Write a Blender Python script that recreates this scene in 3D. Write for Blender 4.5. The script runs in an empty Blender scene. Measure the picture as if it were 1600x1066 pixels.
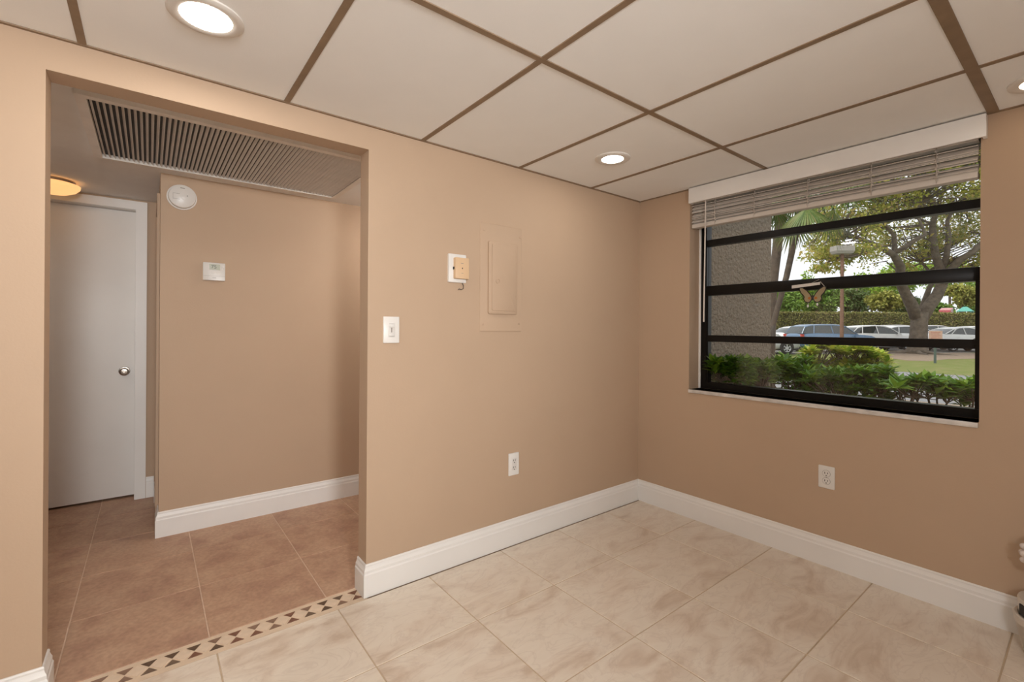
import bpy, bmesh, math, random
import numpy as np
from mathutils import Vector, Matrix
random.seed(7); rng = np.random.default_rng(11)
SC = bpy.context.scene
COL = SC.collection
R = math.radians

# ------------------------------------------------------------------ camera
F = 723.85; YAW = R(51.9237); ROLL = 0.006521; SY = -19.49
CAM = Vector((-2.7837, -2.0666, 1.2238))
FW = Vector((math.cos(YAW), math.sin(YAW), 0))
_rt = Vector((math.sin(YAW), -math.cos(YAW), 0)); _up = Vector((0, 0, 1))
RT = _rt*math.cos(ROLL) + _up*math.sin(ROLL)
UP = _up*math.cos(ROLL) - _rt*math.sin(ROLL)
cd = bpy.data.cameras.new('camera'); cam = bpy.data.objects.new('camera', cd); COL.objects.link(cam)
cd.sensor_width = 36; cd.lens = 36*F/1600; cd.shift_y = SY/1600; cd.clip_start = 0.02; cd.clip_end = 500
M = Matrix.Identity(4)
for i in range(3):
    M[i][0] = RT[i]; M[i][1] = UP[i]; M[i][2] = -FW[i]; M[i][3] = CAM[i]
cam.matrix_world = M
SC.camera = cam

def PD(px, py, D):                      # pixel + forward depth -> world point
    return CAM + D*(FW + RT*((px-800)/F) - UP*((py-533-SY)/F))
GZ = -0.14                              # ground level outside
def PG(px, py, z=GZ):                   # pixel -> point on the ground
    d = FW + RT*((px-800)/F) - UP*((py-533-SY)/F)
    return CAM + d*((z-CAM.z)/d.z)

# ------------------------------------------------------------------ world, sun, exposure
SKY_L = 1.25; SUN_E = 3.0
w = bpy.data.worlds.new('overcast_sky'); SC.world = w; w.use_nodes = True
bg = w.node_tree.nodes['Background']
bg.inputs[0].default_value = (0.93, 0.96, 1.0, 1); bg.inputs[1].default_value = SKY_L
sd = bpy.data.lights.new('hazy_sun', 'SUN'); sd.energy = SUN_E; sd.angle = R(25); sd.color = (1, 0.95, 0.86)
sun = bpy.data.objects.new('hazy_sun', sd); COL.objects.link(sun)
sun.rotation_mode = 'QUATERNION'; sun.rotation_quaternion = Vector((0.60, -0.20, -0.78)).to_track_quat('-Z', 'Y')
vs = SC.view_settings
vs.view_transform = 'Standard'; vs.look = 'None'; vs.exposure = 0.06; vs.gamma = 1.0; vs.use_curve_mapping = False
LAMP_L = 105.0; LAMP2_L = 50.0; DOME_L = 1.0; HALL_FILL_L = 34.0; HALL2_FILL_L = 15.0; SPOT_W = 330.0                          # lamp strengths; the HALL, HALL2 and SPOT ones are unseen added lamps
FILL_GLOBE_L = 80.0                         # radiance of the added, unseen globe lamp
SPOT_P = (-2.85, -3.9, 1.75); SPOT_T = (-2.15, 0.0, 1.55); SPOT_A = 76  # position, target and cone of the added fill spotlight
H = 2.14                                # ceiling height

# ------------------------------------------------------------------ helpers
def tag(o, label=None, cat=None, group=None, kind=None):
    if label: o['label'] = label
    if cat: o['category'] = cat
    if group: o['group'] = group
    if kind: o['kind'] = kind
    return o
def empty(name, loc=(0, 0, 0), rz=0):
    o = bpy.data.objects.new(name, None); COL.objects.link(o); o.location = loc; o.rotation_euler = (0, 0, rz)
    o.empty_display_size = 0.05
    return o
def mesh_obj(name, me, mat=None, parent=None, loc=None, rot=None):
    o = bpy.data.objects.new(name, me); COL.objects.link(o)
    if mat and not me.materials: me.materials.append(mat)
    if parent: o.parent = parent
    if loc is not None: o.location = loc
    if rot is not None: o.rotation_euler = rot
    return o
class MB:
    def __init__(s): s.bm = bmesh.new()
    def box(s, x0, x1, y0, y1, z0, z1, mat=None):
        vs = [s.bm.verts.new(c) for c in ((x0,y0,z0),(x1,y0,z0),(x1,y1,z0),(x0,y1,z0),(x0,y0,z1),(x1,y0,z1),(x1,y1,z1),(x0,y1,z1))]
        if mat: 
            for v in vs: v.co = mat @ v.co
        for f in ((0,3,2,1),(4,5,6,7),(0,1,5,4),(1,2,6,5),(2,3,7,6),(3,0,4,7)): s.bm.faces.new([vs[i] for i in f])
        return s
    def loft(s, rings, closed=True, cap=True):
        rs = [[s.bm.verts.new(c) for c in r] for r in rings]
        n = len(rs[0])
        for a, b in zip(rs, rs[1:]):
            for i in range(n if closed else n-1):
                j = (i+1) % n
                s.bm.faces.new((a[i], a[j], b[j], b[i]))
        if cap and closed:
            s.bm.faces.new(rs[0][::-1]); s.bm.faces.new(rs[-1])
        return s
    def tube(s, pts, radii, n=8, cap=True):
        pts = [Vector(p) for p in pts]; rings = []
        if not hasattr(radii, '__len__'): radii = [radii]*len(pts)
        for i, p in enumerate(pts):
            t = (pts[min(i+1, len(pts)-1)] - pts[max(i-1, 0)]).normalized()
            a = t.orthogonal() if i == 0 else (prev - t*prev.dot(t))
            a.normalize(); prev = a.copy(); b = t.cross(a)
            rings.append([p + (a*math.cos(2*math.pi*k/n) + b*math.sin(2*math.pi*k/n))*radii[i] for k in range(n)])
        return s.loft(rings, True, cap)
    def lathe(s, prof, n=32, axis='z', cap=True):      # prof: (r, h) list
        rings = []
        for r, h in prof:
            ring = []
            for k in range(n):
                c, d = r*math.cos(2*math.pi*k/n), r*math.sin(2*math.pi*k/n)
                ring.append((c, d, h) if axis == 'z' else ((c, h, d) if axis == 'y' else (h, c, d)))
            rings.append(ring)
        return s.loft(rings, True, cap)
    def prism(s, poly, y0, y1):                         # poly in x,z extruded along y
        return s.loft([[(x, y0, z) for x, z in poly], [(x, y1, z) for x, z in poly]])
    def sphere(s, c, r, u=10, v=7):
        m = Matrix.Translation(c) @ Matrix.Diagonal((r, r, r, 1)) if not hasattr(r, '__len__') else Matrix.Translation(c) @ Matrix.Diagonal((*r, 1))
        bmesh.ops.create_uvsphere(s.bm, u_segments=u, v_segments=v, radius=1, matrix=m); return s
    def mesh(s, name, smooth=False, bevel=0, bseg=2):
        bmesh.ops.recalc_face_normals(s.bm, faces=s.bm.faces)
        if bevel:
            bmesh.ops.bevel(s.bm, geom=[e for e in s.bm.edges], offset=bevel, segments=bseg, affect='EDGES', profile=0.5)
        me = bpy.data.meshes.new(name); s.bm.to_mesh(me); s.bm.free()
        if smooth:
            me.polygons.foreach_set('use_smooth', [True]*len(me.polygons))
            if smooth != 'all':
                me.set_sharp_from_angle(angle=R(smooth if smooth is not True else 35))
        return me
    def build(s, name, mat, parent=None, loc=None, rot=None, smooth=False, bevel=0, bseg=2):
        return mesh_obj(name, s.mesh(name, smooth, bevel, bseg), mat, parent, loc, rot)
def rrect(x0, x1, z0, z1, r, n=4):
    out = []
    for cx, cz, a0 in ((x1-r, z1-r, 0), (x0+r, z1-r, 90), (x0+r, z0+r, 180), (x1-r, z0+r, 270)):
        for k in range(n+1):
            a = R(a0+90*k/n); out.append((cx+r*math.cos(a), cz+r*math.sin(a)))
    return out
def box(name, mat, parent, x0, x1, y0, y1, z0, z1, bevel=0, bseg=2):
    return MB().box(x0, x1, y0, y1, z0, z1).build(name, mat, parent, bevel=bevel, bseg=bseg, smooth=True if bevel else False)
def text_mesh(name, s, size, mat, parent, loc, rot, depth=0.0003, align='CENTER'):
    c = bpy.data.curves.new(name, 'FONT'); c.body = s; c.size = size; c.align_x = align; c.align_y = 'CENTER'; c.extrude = depth; c.resolution_u = 3
    t = bpy.data.objects.new(name, c); COL.objects.link(t)
    dg = bpy.context.evaluated_depsgraph_get(); dg.update()
    me = bpy.data.meshes.new_from_object(t.evaluated_get(dg)); bpy.data.objects.remove(t); bpy.data.curves.remove(c)
    me.materials.clear()
    return mesh_obj(name, me, mat, parent, loc, rot)

# ------------------------------------------------------------------ materials
def newmat(name):
    m = bpy.data.materials.new(name); m.use_nodes = True
    nt = m.node_tree; b = nt.nodes['Principled BSDF']
    return m, nt, b
def nd(nt, t, **kw):
    n = nt.nodes.new(t)
    for k, v in kw.items():
        if k.startswith('i_'):
            n.inputs[int(k[2:]) if k[2:].isdigit() else k[2:]].default_value = v
        else: setattr(n, k, v)
    return n
def plain(name, col, rough=0.5, metal=0.0, var=0.04, scale=8.0, bump=0.0, bscale=200.0, spec=0.5, bdist=0.01):
    m, nt, b = newmat(name)
    tc = nd(nt, 'ShaderNodeTexCoord')
    ns = nd(nt, 'ShaderNodeTexNoise'); ns.inputs['Scale'].default_value = scale; ns.inputs['Detail'].default_value = 4
    nt.links.new(tc.outputs['Object'], ns.inputs['Vector'])
    cr = nd(nt, 'ShaderNodeValToRGB')
    c = np.array(col[:3])
    cr.color_ramp.elements[0].position = 0.3; cr.color_ramp.elements[1].position = 0.7
    cr.color_ramp.elements[0].color = (*np.clip(c*(1-var), 0, 1), 1); cr.color_ramp.elements[1].color = (*np.clip(c*(1+var), 0, 1), 1)
    nt.links.new(ns.outputs['Fac'], cr.inputs[0]); nt.links.new(cr.outputs[0], b.inputs['Base Color'])
    b.inputs['Roughness'].default_value = rough; b.inputs['Metallic'].default_value = metal
    b.inputs['Specular IOR Level'].default_value = spec
    if bump:
        n2 = nd(nt, 'ShaderNodeTexNoise'); n2.inputs['Scale'].default_value = bscale; n2.inputs['Detail'].default_value = 5
        nt.links.new(tc.outputs['Object'], n2.inputs['Vector'])
        bp = nd(nt, 'ShaderNodeBump'); bp.inputs['Strength'].default_value = bump; bp.inputs['Distance'].default_value = bdist
        nt.links.new(n2.outputs['Fac'], bp.inputs['Height']); nt.links.new(bp.outputs[0], b.inputs['Normal'])
    return m
def emis(name, col, strength, base=(0.8, 0.8, 0.8)):
    m, nt, b = newmat(name)
    b.inputs['Base Color'].default_value = (*base, 1)
    b.inputs['Emission Color'].default_value = (*col, 1); b.inputs['Emission Strength'].default_value = strength
    return m
def ramp(nt, stops):
    cr = nd(nt, 'ShaderNodeValToRGB'); els = cr.color_ramp.elements
    els[0].position, els[0].color = stops[0][0], (*stops[0][1], 1)
    els[1].position, els[1].color = stops[-1][0], (*stops[-1][1], 1)
    for p, c in stops[1:-1]:
        e = els.new(p); e.color = (*c, 1)
    return cr
def tile_mat(name, kind):
    m, nt, b = newmat(name)
    tc = nd(nt, 'ShaderNodeTexCoord'); oi = nd(nt, 'ShaderNodeObjectInfo')
    mul = nd(nt, 'ShaderNodeVectorMath', operation='SCALE'); mul.inputs[0].default_value = (37.1, 51.7, 23.3)
    nt.links.new(oi.outputs['Random'], mul.inputs['Scale'])
    add = nd(nt, 'ShaderNodeVectorMath', operation='ADD'); nt.links.new(tc.outputs['Object'], add.inputs[0]); nt.links.new(mul.outputs[0], add.inputs[1])
    n1 = nd(nt, 'ShaderNodeTexNoise'); n1.inputs['Detail'].default_value = 6; n1.inputs['Roughness'].default_value = 0.55
    mp = nd(nt, 'ShaderNodeMapping'); nt.links.new(add.outputs[0], mp.inputs[0]); nt.links.new(mp.outputs[0], n1.inputs['Vector'])
    if kind == 'marble':
        mp.inputs['Rotation'].default_value = (0, 0, R(25)); mp.inputs['Scale'].default_value = (1.0, 2.2, 1)
        n1.inputs['Scale'].default_value = 3.6; n1.inputs['Distortion'].default_value = 1.0
        cr = ramp(nt, [(0.28, (0.60, 0.475, 0.365)), (0.43, (0.73, 0.625, 0.515)), (0.55, (0.79, 0.70, 0.59)), (0.75, (0.73, 0.635, 0.525))])
        nt.links.new(n1.outputs['Fac'], cr.inputs[0])
        n2 = nd(nt, 'ShaderNodeTexNoise'); n2.inputs['Scale'].default_value = 4.0; n2.inputs['Detail'].default_value = 5; n2.inputs['Distortion'].default_value = 2.5
        nt.links.new(mp.outputs[0], n2.inputs['Vector'])
        r2 = ramp(nt, [(0.465, (0, 0, 0)), (0.5, (1, 1, 1)), (0.54, (0, 0, 0))])
        nt.links.new(n2.outputs['Fac'], r2.inputs[0])
        mx = nd(nt, 'ShaderNodeMix', data_type='RGBA'); mx.inputs['B'].default_value = (0.50, 0.39, 0.315, 1)
        fm = nd(nt, 'ShaderNodeMath', operation='MULTIPLY'); fm.inputs[1].default_value = 0.22
        nt.links.new(r2.outputs[0], fm.inputs[0]); nt.links.new(fm.outputs[0], mx.inputs['Factor']); nt.links.new(cr.outputs[0], mx.inputs['A'])
        nt.links.new(mx.outputs['Result'], b.inputs['Base Color'])
        b.inputs['Roughness'].default_value = 0.32; b.inputs['Specular IOR Level'].default_value = 0.4
    else:
        n1.inputs['Scale'].default_value = 6.0; n1.inputs['Distortion'].default_value = 0.6
        cr = ramp(nt, [(0.3, (0.40, 0.235, 0.165)), (0.5, (0.49, 0.31, 0.21)), (0.72, (0.55, 0.365, 0.25))])
        nt.links.new(n1.outputs['Fac'], cr.inputs[0])
        n2 = nd(nt, 'ShaderNodeTexNoise'); n2.inputs['Scale'].default_value = 60; n2.inputs['Detail'].default_value = 3
        nt.links.new(add.outputs[0], n2.inputs['Vector'])
        r2 = ramp(nt, [(0.3, (0.86, 0.86, 0.86)), (0.65, (1.06, 1.06, 1.06))]); nt.links.new(n2.outputs['Fac'], r2.inputs[0])
        mx = nd(nt, 'ShaderNodeMix', data_type='RGBA', blend_type='MULTIPLY'); mx.inputs['Factor'].default_value = 1
        nt.links.new(cr.outputs[0], mx.inputs['A']); nt.links.new(r2.outputs[0], mx.inputs['B'])
        nt.links.new(mx.outputs['Result'], b.inputs['Base Color'])
        b.inputs['Roughness'].default_value = 0.5; b.inputs['Specular IOR Level'].default_value = 0.3
    return m
def glass_mat(name, tint=(1, 1, 1), haze=0.0):
    m, nt, b = newmat(name); nt.nodes.remove(b)
    out = nt.nodes['Material Output']
    tr = nd(nt, 'ShaderNodeBsdfTransparent'); tr.inputs[0].default_value = (*tint, 1)
    gl = nd(nt, 'ShaderNodeBsdfGlossy'); gl.inputs['Roughness'].default_value = 0.02
    fr = nd(nt, 'ShaderNodeFresnel'); fr.inputs[0].default_value = 1.45
    mx = nd(nt, 'ShaderNodeMixShader'); nt.links.new(fr.outputs[0], mx.inputs[0]); nt.links.new(tr.outputs[0], mx.inputs[1]); nt.links.new(gl.outputs[0], mx.inputs[2])
    last = mx
    if haze:
        df = nd(nt, 'ShaderNodeBsdfTranslucent'); df.inputs[0].default_value = (0.8, 0.8, 0.8, 1)
        m2 = nd(nt, 'ShaderNodeMixShader'); m2.inputs[0].default_value = haze
        nt.links.new(mx.outputs[0], m2.inputs[1]); nt.links.new(df.outputs[0], m2.inputs[2]); last = m2
    nt.links.new(last.outputs[0], out.inputs[0])
    return m
def leaf_mat(name, cols, rough=0.5, trans=0.25):
    m, nt, b = newmat(name)
    g = nd(nt, 'ShaderNodeNewGeometry')
    n = len(cols)
    cr = ramp(nt, [(i/(n-1), c) for i, c in enumerate(cols)])
    nt.links.new(g.outputs['Random Per Island'], cr.inputs[0]); nt.links.new(cr.outputs[0], b.inputs['Base Color'])
    b.inputs['Roughness'].default_value = rough; b.inputs['Specular IOR Level'].default_value = 0.3
    out = nt.nodes['Material Output']
    tl = nd(nt, 'ShaderNodeBsdfTranslucent'); nt.links.new(cr.outputs[0], tl.inputs[0])
    mx = nd(nt, 'ShaderNodeMixShader'); mx.inputs[0].default_value = trans
    nt.links.new(b.outputs[0], mx.inputs[1]); nt.links.new(tl.outputs[0], mx.inputs[2]); nt.links.new(mx.outputs[0], out.inputs[0])
    return m
def ground_mat(name, cols, scale, rough=0.9, bump=0.3, bscale=40):
    m, nt, b = newmat(name)
    tc = nd(nt, 'ShaderNodeTexCoord'); n1 = nd(nt, 'ShaderNodeTexNoise'); n1.inputs['Scale'].default_value = scale; n1.inputs['Detail'].default_value = 8; n1.inputs['Roughness'].default_value = 0.65
    nt.links.new(tc.outputs['Object'], n1.inputs['Vector'])
    k = len(cols); cr = ramp(nt, [(0.3+0.4*i/(k-1), c) for i, c in enumerate(cols)])
    nt.links.new(n1.outputs['Fac'], cr.inputs[0]); nt.links.new(cr.outputs[0], b.inputs['Base Color'])
    b.inputs['Roughness'].default_value = rough; b.inputs['Specular IOR Level'].default_value = 0.15
    bp = nd(nt, 'ShaderNodeBump'); bp.inputs['Strength'].default_value = bump; bp.inputs['Distance'].default_value = 0.02
    n2 = nd(nt, 'ShaderNodeTexNoise'); n2.inputs['Scale'].default_value = bscale; n2.inputs['Detail'].default_value = 4
    nt.links.new(tc.outputs['Object'], n2.inputs['Vector']); nt.links.new(n2.outputs['Fac'], bp.inputs['Height']); nt.links.new(bp.outputs[0], b.inputs['Normal'])
    return m

WALLC = (0.505, 0.365, 0.255)
M_WALL = plain('tan_wall_paint', WALLC, 0.6, var=0.015, scale=3, bump=0.04, bscale=120, spec=0.25)
M_CEIL = plain('ceiling_panel_white', (0.90, 0.895, 0.88), 0.9, var=0.01, scale=6, bump=0.05, bscale=250, spec=0.1)
M_HCEIL = plain('hall_ceiling_paint', (0.84, 0.83, 0.81), 0.8, var=0.02, bump=0.05, bscale=150, spec=0.2)
M_GRID = plain('brown_grid_metal', (0.25, 0.17, 0.105), 0.55, var=0.12, scale=14)
M_TRIM = plain('white_trim_paint', (0.82, 0.80, 0.77), 0.4, var=0.015, scale=5)
M_DOOR = plain('door_white_paint', (0.82, 0.80, 0.77), 0.45, var=0.02, scale=4)
M_PLASTIC = plain('white_plastic', (0.74, 0.71, 0.67), 0.35, var=0.02)
M_TAN = plain('tan_plastic', (0.66, 0.45, 0.27), 0.45, var=0.03)
M_DARK = plain('dark_slot', (0.02, 0.017, 0.015), 0.6)
M_GREYLINE = plain('grey_print', (0.28, 0.25, 0.22), 0.6)
M_LCD = plain('lcd_grey_green', (0.45, 0.46, 0.36), 0.25, var=0.03)
M_BLACK = plain('black_aluminium', (0.005, 0.0045, 0.004), 0.35, var=0.2, scale=20, spec=0.25)
M_GLASS = glass_mat('window_glass', (0.985, 0.985, 0.98), 0.004)
M_BLIND = plain('blind_slat_white', (0.66, 0.61, 0.56), 0.5, var=0.03, scale=10)
M_CORD = plain('ladder_cord', (0.55, 0.5, 0.45), 0.8)
M_SILL = plain('sill_marble', (0.62, 0.58, 0.54), 0.35, var=0.18, scale=18)
M_NICKEL = plain('satin_nickel', (0.42, 0.38, 0.34), 0.28, metal=1.0, var=0.05)
M_MARBLE = tile_mat('cream_marble_tile', 'marble'); M_TERRA = tile_mat('brown_ceramic_tile', 'terra')
M_GROUT = plain('cream_grout', (0.56, 0.43, 0.30), 0.9, var=0.1, scale=25)
M_GROUT2 = plain('hall_grout', (0.66, 0.49, 0.37), 0.9, var=0.1, scale=25)
M_GRILLE = plain('grille_taupe_metal', (0.82, 0.78, 0.73), 0.5, var=0.05, scale=12)
M_GRILLEW = plain('grille_white_edge', (0.78, 0.74, 0.69), 0.5, var=0.06, scale=30)
M_LENS = emis('downlight_lens', (1.0, 0.95, 0.88), LAMP_L)
M_LENS2 = emis('downlight_lens_corner', (1.0, 0.95, 0.88), LAMP2_L)
M_LENSDIM = emis('downlight_lens_dim', (1.0, 0.85, 0.65), 6.0)
M_RING = plain('downlight_trim', (0.72, 0.68, 0.63), 0.45)
M_DOME = emis('amber_glass_dome', (1.0, 0.52, 0.20), DOME_L, base=(0.75, 0.5, 0.25))
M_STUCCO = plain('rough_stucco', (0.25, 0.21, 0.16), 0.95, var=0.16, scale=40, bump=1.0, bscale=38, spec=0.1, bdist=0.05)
M_CREAMPIECE = plain('cream_stone_inlay', (0.72, 0.57, 0.43), 0.6, var=0.06, scale=30)

# ------------------------------------------------------------------ room shell
XL, YB = -4.60, -4.40            # far left wall, wall behind the camera
OX0, OX1, OZ = -3.045, -2.0, 2.035   # hallway opening
WT = 0.10
HC = 2.115                       # hall ceiling
HY = 1.31; HX = -2.735; DY = 2.15; HL = -3.95; HR = -0.8

wb = MB(); wb.box(XL, OX0, 0, WT, -0.02, 2.3); wb.box(OX1, 0.0, 0, WT, -0.02, 2.3); wb.box(OX0, OX1, 0, WT, OZ, 2.3)
tag(wb.build('wall_back', M_WALL), 'tan painted wall with the hallway opening and electrical panel', 'wall', kind='structure')
WY0, WY1, WZ0, WZ1 = -0.394, -1.742, 0.835, 2.10     # window opening in right wall (x = 0)
wr = MB()
wr.box(0, 0.22, WY0, 0.1, -0.16, 2.5); wr.box(0, 0.22, YB-0.1, WY1, -0.16, 2.5)
wr.box(0, 0.22, WY1, WY0, -0.16, WZ0); wr.box(0, 0.22, WY1, WY0, WZ1, 2.5)
tag(wr.build('wall_right', M_WALL), 'tan painted wall around the black framed window', 'wall', kind='structure')
tag(MB().box(XL-0.1, XL, YB-0.1, 0.1, -0.02, 2.3).build('wall_left', M_WALL), 'tan side wall out of view on the left', 'wall', kind='structure')
tag(MB().box(XL-0.1, 0, YB-0.12, YB, -0.16, 2.3).build('wall_front', M_WALL), 'tan wall behind the viewer', 'wall', kind='structure')

# floor of the room: slab + proud tiles
tag(fl := MB().box(XL-0.1, 0.0, YB-0.12, -0.02, -0.10, -0.0025).build('floor', M_GROUT), 'cream marbled ceramic tile floor with tan grout', 'floor', kind='structure')
XJ = [0.0, -0.377, -0.822, -1.254, -1.693, -2.131, -2.577, -3.02, -3.46, -3.90, -4.34, XL]
YJ = [-0.022, -0.453, -0.92, -1.38, -1.845, -2.31, -2.77, -3.23, -3.69, -4.15, YB]
def lay_tiles(parent, xj, yj, mat, g=0.0035, z=0.0, name='tile', skip=None):
    cache = {}
    for a, b in zip(xj, xj[1:]):
        for c, d in zip(yj, yj[1:]):
            x0, x1 = min(a, b)+g/2, max(a, b)-g/2; y0, y1 = min(c, d)+g/2, max(c, d)-g/2
            if skip and skip((x0+x1)/2, (y0+y1)/2): continue
            key = (round(x1-x0, 3), round(y1-y0, 3))
            if key not in cache:
                hx, hy = (x1-x0)/2, (y1-y0)/2
                bv = 0.0012
                cache[key] = MB().loft([[(-hx,-hy,-0.006),(hx,-hy,-0.006),(hx,hy,-0.006),(-hx,hy,-0.006)],
                    [(-hx,-hy,-bv),(hx,-hy,-bv),(hx,hy,-bv),(-hx,hy,-bv)],
                    [(-hx+bv,-hy+bv,0),(hx-bv,-hy+bv,0),(hx-bv,hy-bv,0),(-hx+bv,hy-bv,0)]]).mesh(name)
            mesh_obj(name, cache[key], mat, parent, ((x0+x1)/2, (y0+y1)/2, z))
lay_tiles(fl, XJ, YJ, M_MARBLE, 0.0055)

# hallway floor
tag(hf := MB().box(HL-0.1, HR+0.1, 0.098, DY+0.25, -0.10, -0.0025).build('floor_hall', M_GROUT2), 'brown ceramic tile floor of the hallway', 'floor', kind='structure')
HXJ = [HL, -3.48, -3.035, -2.59, -2.145, -1.70, -1.255, HR]
HYJ = [0.1, 0.553, 0.985, 1.42, 1.855, DY+0.2]
lay_tiles(hf, HXJ, HYJ, M_TERRA, 0.005)

# mosaic border strip in the opening
tag(bs := MB().box(OX0, OX1, -0.02, 0.098, -0.10, -0.0015).build('threshold_border', plain('cream_mosaic_grout', (0.70, 0.545, 0.40), 0.85, var=0.05, scale=30)),
    'mosaic inlay strip of brown triangles and cream diamonds across the hallway threshold', 'border', kind='structure')
tri_mats = [plain('inlay_brown_%d' % i, c, 0.45, var=0.15, scale=40) for i, c in enumerate([(0.11, 0.065, 0.038), (0.20, 0.09, 0.055), (0.155, 0.10, 0.065), (0.25, 0.15, 0.10)])]
def flat_piece(poly, h=0.004):
    return MB().loft([[(x, y, -0.004) for x, y in poly], [(x, y, 0.0) for x, y in poly]]).mesh('mosaic_piece')
sp = 0.0675; y_lo, y_hi, y_m = 0.004, 0.078, 0.041
tt = [flat_piece([(-0.023, 0.0345), (0.023, 0.0345), (0, 0.004)]) for _ in tri_mats]
tb = [flat_piece([(-0.023, -0.0345), (0, -0.004), (0.023, -0.0345)]) for _ in tri_mats]
dm = flat_piece([(-0.029, 0), (0, -0.031), (0.029, 0), (0, 0.031)])
for i, mt in enumerate(tri_mats): tt[i].materials.append(mt); tb[i].materials.append(mt)
dm.materials.append(M_CREAMPIECE)
random.seed(3); xx = OX1-0.035; k = 0
while xx > OX0+0.02:
    mesh_obj('triangle_inlay', random.choice(tt), None, bs, (xx, y_m, 0)); mesh_obj('triangle_inlay', random.choice(tb), None, bs, (xx, y_m, 0))
    if xx-sp/2 > OX0+0.03: mesh_obj('diamond_inlay', dm, None, bs, (xx-sp/2, y_m, 0))
    xx -= sp

# ceiling: slab, panels, brown grid
tag(ce := MB().box(XL-0.1, 0.0, YB-0.1, 0.0, 2.17, 2.26).build('ceiling', M_CEIL), 'dropped ceiling of white panels in a brown metal grid', 'ceiling', kind='structure')
CX = [0.0, -0.522, -1.124, -1.733, -2.347, -2.960, -3.57, -4.18, XL]
CY = [0.0, -0.880, -1.780, -2.66, -3.54, YB]
pc = {}
for a, b in zip(CX, CX[1:]):
    for c, d in zip(CY, CY[1:]):
        hx, hy = abs(a-b)/2-0.006, abs(c-d)/2-0.006; key = (round(hx, 3), round(hy, 3))
        if key not in pc: pc[key] = MB().box(-hx, hx, -hy, hy, 0, 0.014).mesh('ceiling_panel')
        mesh_obj('ceiling_panel', pc[key], M_CEIL, ce, ((a+b)/2, (c+d)/2, H+0.0035))
for x in CX[1:-1]: box('grid_bar', M_GRID, ce, x-0.011, x+0.011, YB, -0.012, H, H+0.0036)
for y in CY[1:-1]:
    hw = 0.0175 if y == -1.780 else 0.011
    box('grid_bar', M_GRID, ce, XL, -0.012, y-hw, y+hw, H-0.0004, H+0.0036)
for a in ((XL, 0, -0.013, 0), (-0.013, 0, YB, 0)): box('wall_angle', M_GRID, ce, a[0], a[1], a[2], a[3], H-0.001, H+0.0034)

# hallway shell
def st(name, b, mat, label, cat='wall'): return tag(b.build(name, mat), label, cat, kind='structure')
st('wall_hall_back', MB().box(HX, HR, HY, HY+0.1, -0.02, 2.3), M_WALL, 'tan hallway wall with thermostat and smoke detector')
DX0, DX1, DZ = -3.635, -2.862, 2.04
wd = MB(); wd.box(DX1+0.005, HX+0.1, DY, DY+0.1, -0.02, 2.3); wd.box(HL, DX0-0.005, DY, DY+0.1, -0.02, 2.3); wd.box(DX0-0.005, DX1+0.005, DY, DY+0.1, DZ+0.006, 2.3)
st('wall_hall_end', wd, M_WALL, 'narrow tan end wall beside the white hallway door')
st('wall_hall_side', MB().box(HX, HX+0.1, HY+0.1, DY, -0.02, 2.3), M_WALL, 'tan hallway side wall behind the thermostat wall corner')
st('wall_hall_left', MB().box(HL-0.1, HL, WT, DY+0.1, -0.02, 2.3), M_WALL, 'tan hallway wall hidden at the left')
st('wall_hall_right', MB().box(HR, HR+0.1, WT, HY+0.1, -0.02, 2.3), M_WALL, 'tan hallway end wall hidden at the right')
st('ceiling_hall', MB().box(HL-0.1, HR+0.1, WT, DY+0.1, HC, 2.28), M_HCEIL, 'lower grey beige hallway ceiling', 'ceiling')
st('wall_hall_closet', MB().box(HL, HX+0.1, DY+0.36, DY+0.4, -0.1, 2.3).box(HL, HL+0.04, DY+0.1, DY+0.36, -0.1, 2.3).box(HX+0.06, HX+0.1, DY+0.1, DY+0.36, -0.1, 2.3).box(HL+0.04, HX+0.06, DY+0.1, DY+0.36, 2.26, 2.3), M_WALL, 'plain wall hidden behind the hallway door')

# baseboards swept along paths
BP = [(0, 0), (0.016, 0), (0.016, 0.100), (0.0125, 0.106), (0.0125, 0.118), (0.0085, 0.126), (0.006, 0.134), (0.0065, 0.140), (0.004, 0.145), (0, 0.145)]
def baseboard(name, path, label, side=1, pre=None, post=None):
    P = [Vector((*p, 0)) for p in path]
    ext = ([Vector((*pre, 0))] if pre else []) + P + ([Vector((*post, 0))] if post else [])
    off = 1 if pre else 0; rings = []
    for i, p in enumerate(P):
        j = i+off
        d0 = (ext[j]-ext[j-1]).normalized() if j > 0 else None
        d1 = (ext[j+1]-ext[j]).normalized() if j+1 < len(ext) else None
        d0 = d0 or d1; d1 = d1 or d0
        n0 = Vector((d0.y, -d0.x, 0))*side; n1 = Vector((d1.y, -d1.x, 0))*side
        n = (n0+n1); n = n/(n.dot(n0))
        rings.append([p + n*d + Vector((0, 0, z)) for d, z in BP])
    o = MB().loft(rings).build(name, M_TRIM, smooth=20)
    return tag(o, label, 'baseboard', kind='structure')
baseboard('baseboard_back', [(OX1, 0.10), (OX1, 0), (0, 0)], 'white moulded baseboard wrapping from the opening jamb to the room corner', 1, pre=None, post=(0, -1))
baseboard('baseboard_right', [(0, 0), (0, YB)], 'white moulded baseboard under the window', 1, pre=(-1, 0))
baseboard('baseboard_left', [(XL, 0), (OX0, 0), (OX0, 0.10)], 'white baseboard at the left jamb of the hallway opening', 1)
baseboard('baseboard_hall_back', [(HX, HY+0.14), (HX, HY), (HR, HY)], 'white baseboard below the thermostat wall', 1)
baseboard('baseboard_hall_end', [(DX1+0.066, DY), (HX-0.016, DY)], 'short white baseboard beside the hallway door casing', 1)
baseboard('baseboard_hall_side', [(HX, DY), (HX, 1.98)], 'short white baseboard on the hallway side wall', 1)
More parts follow.
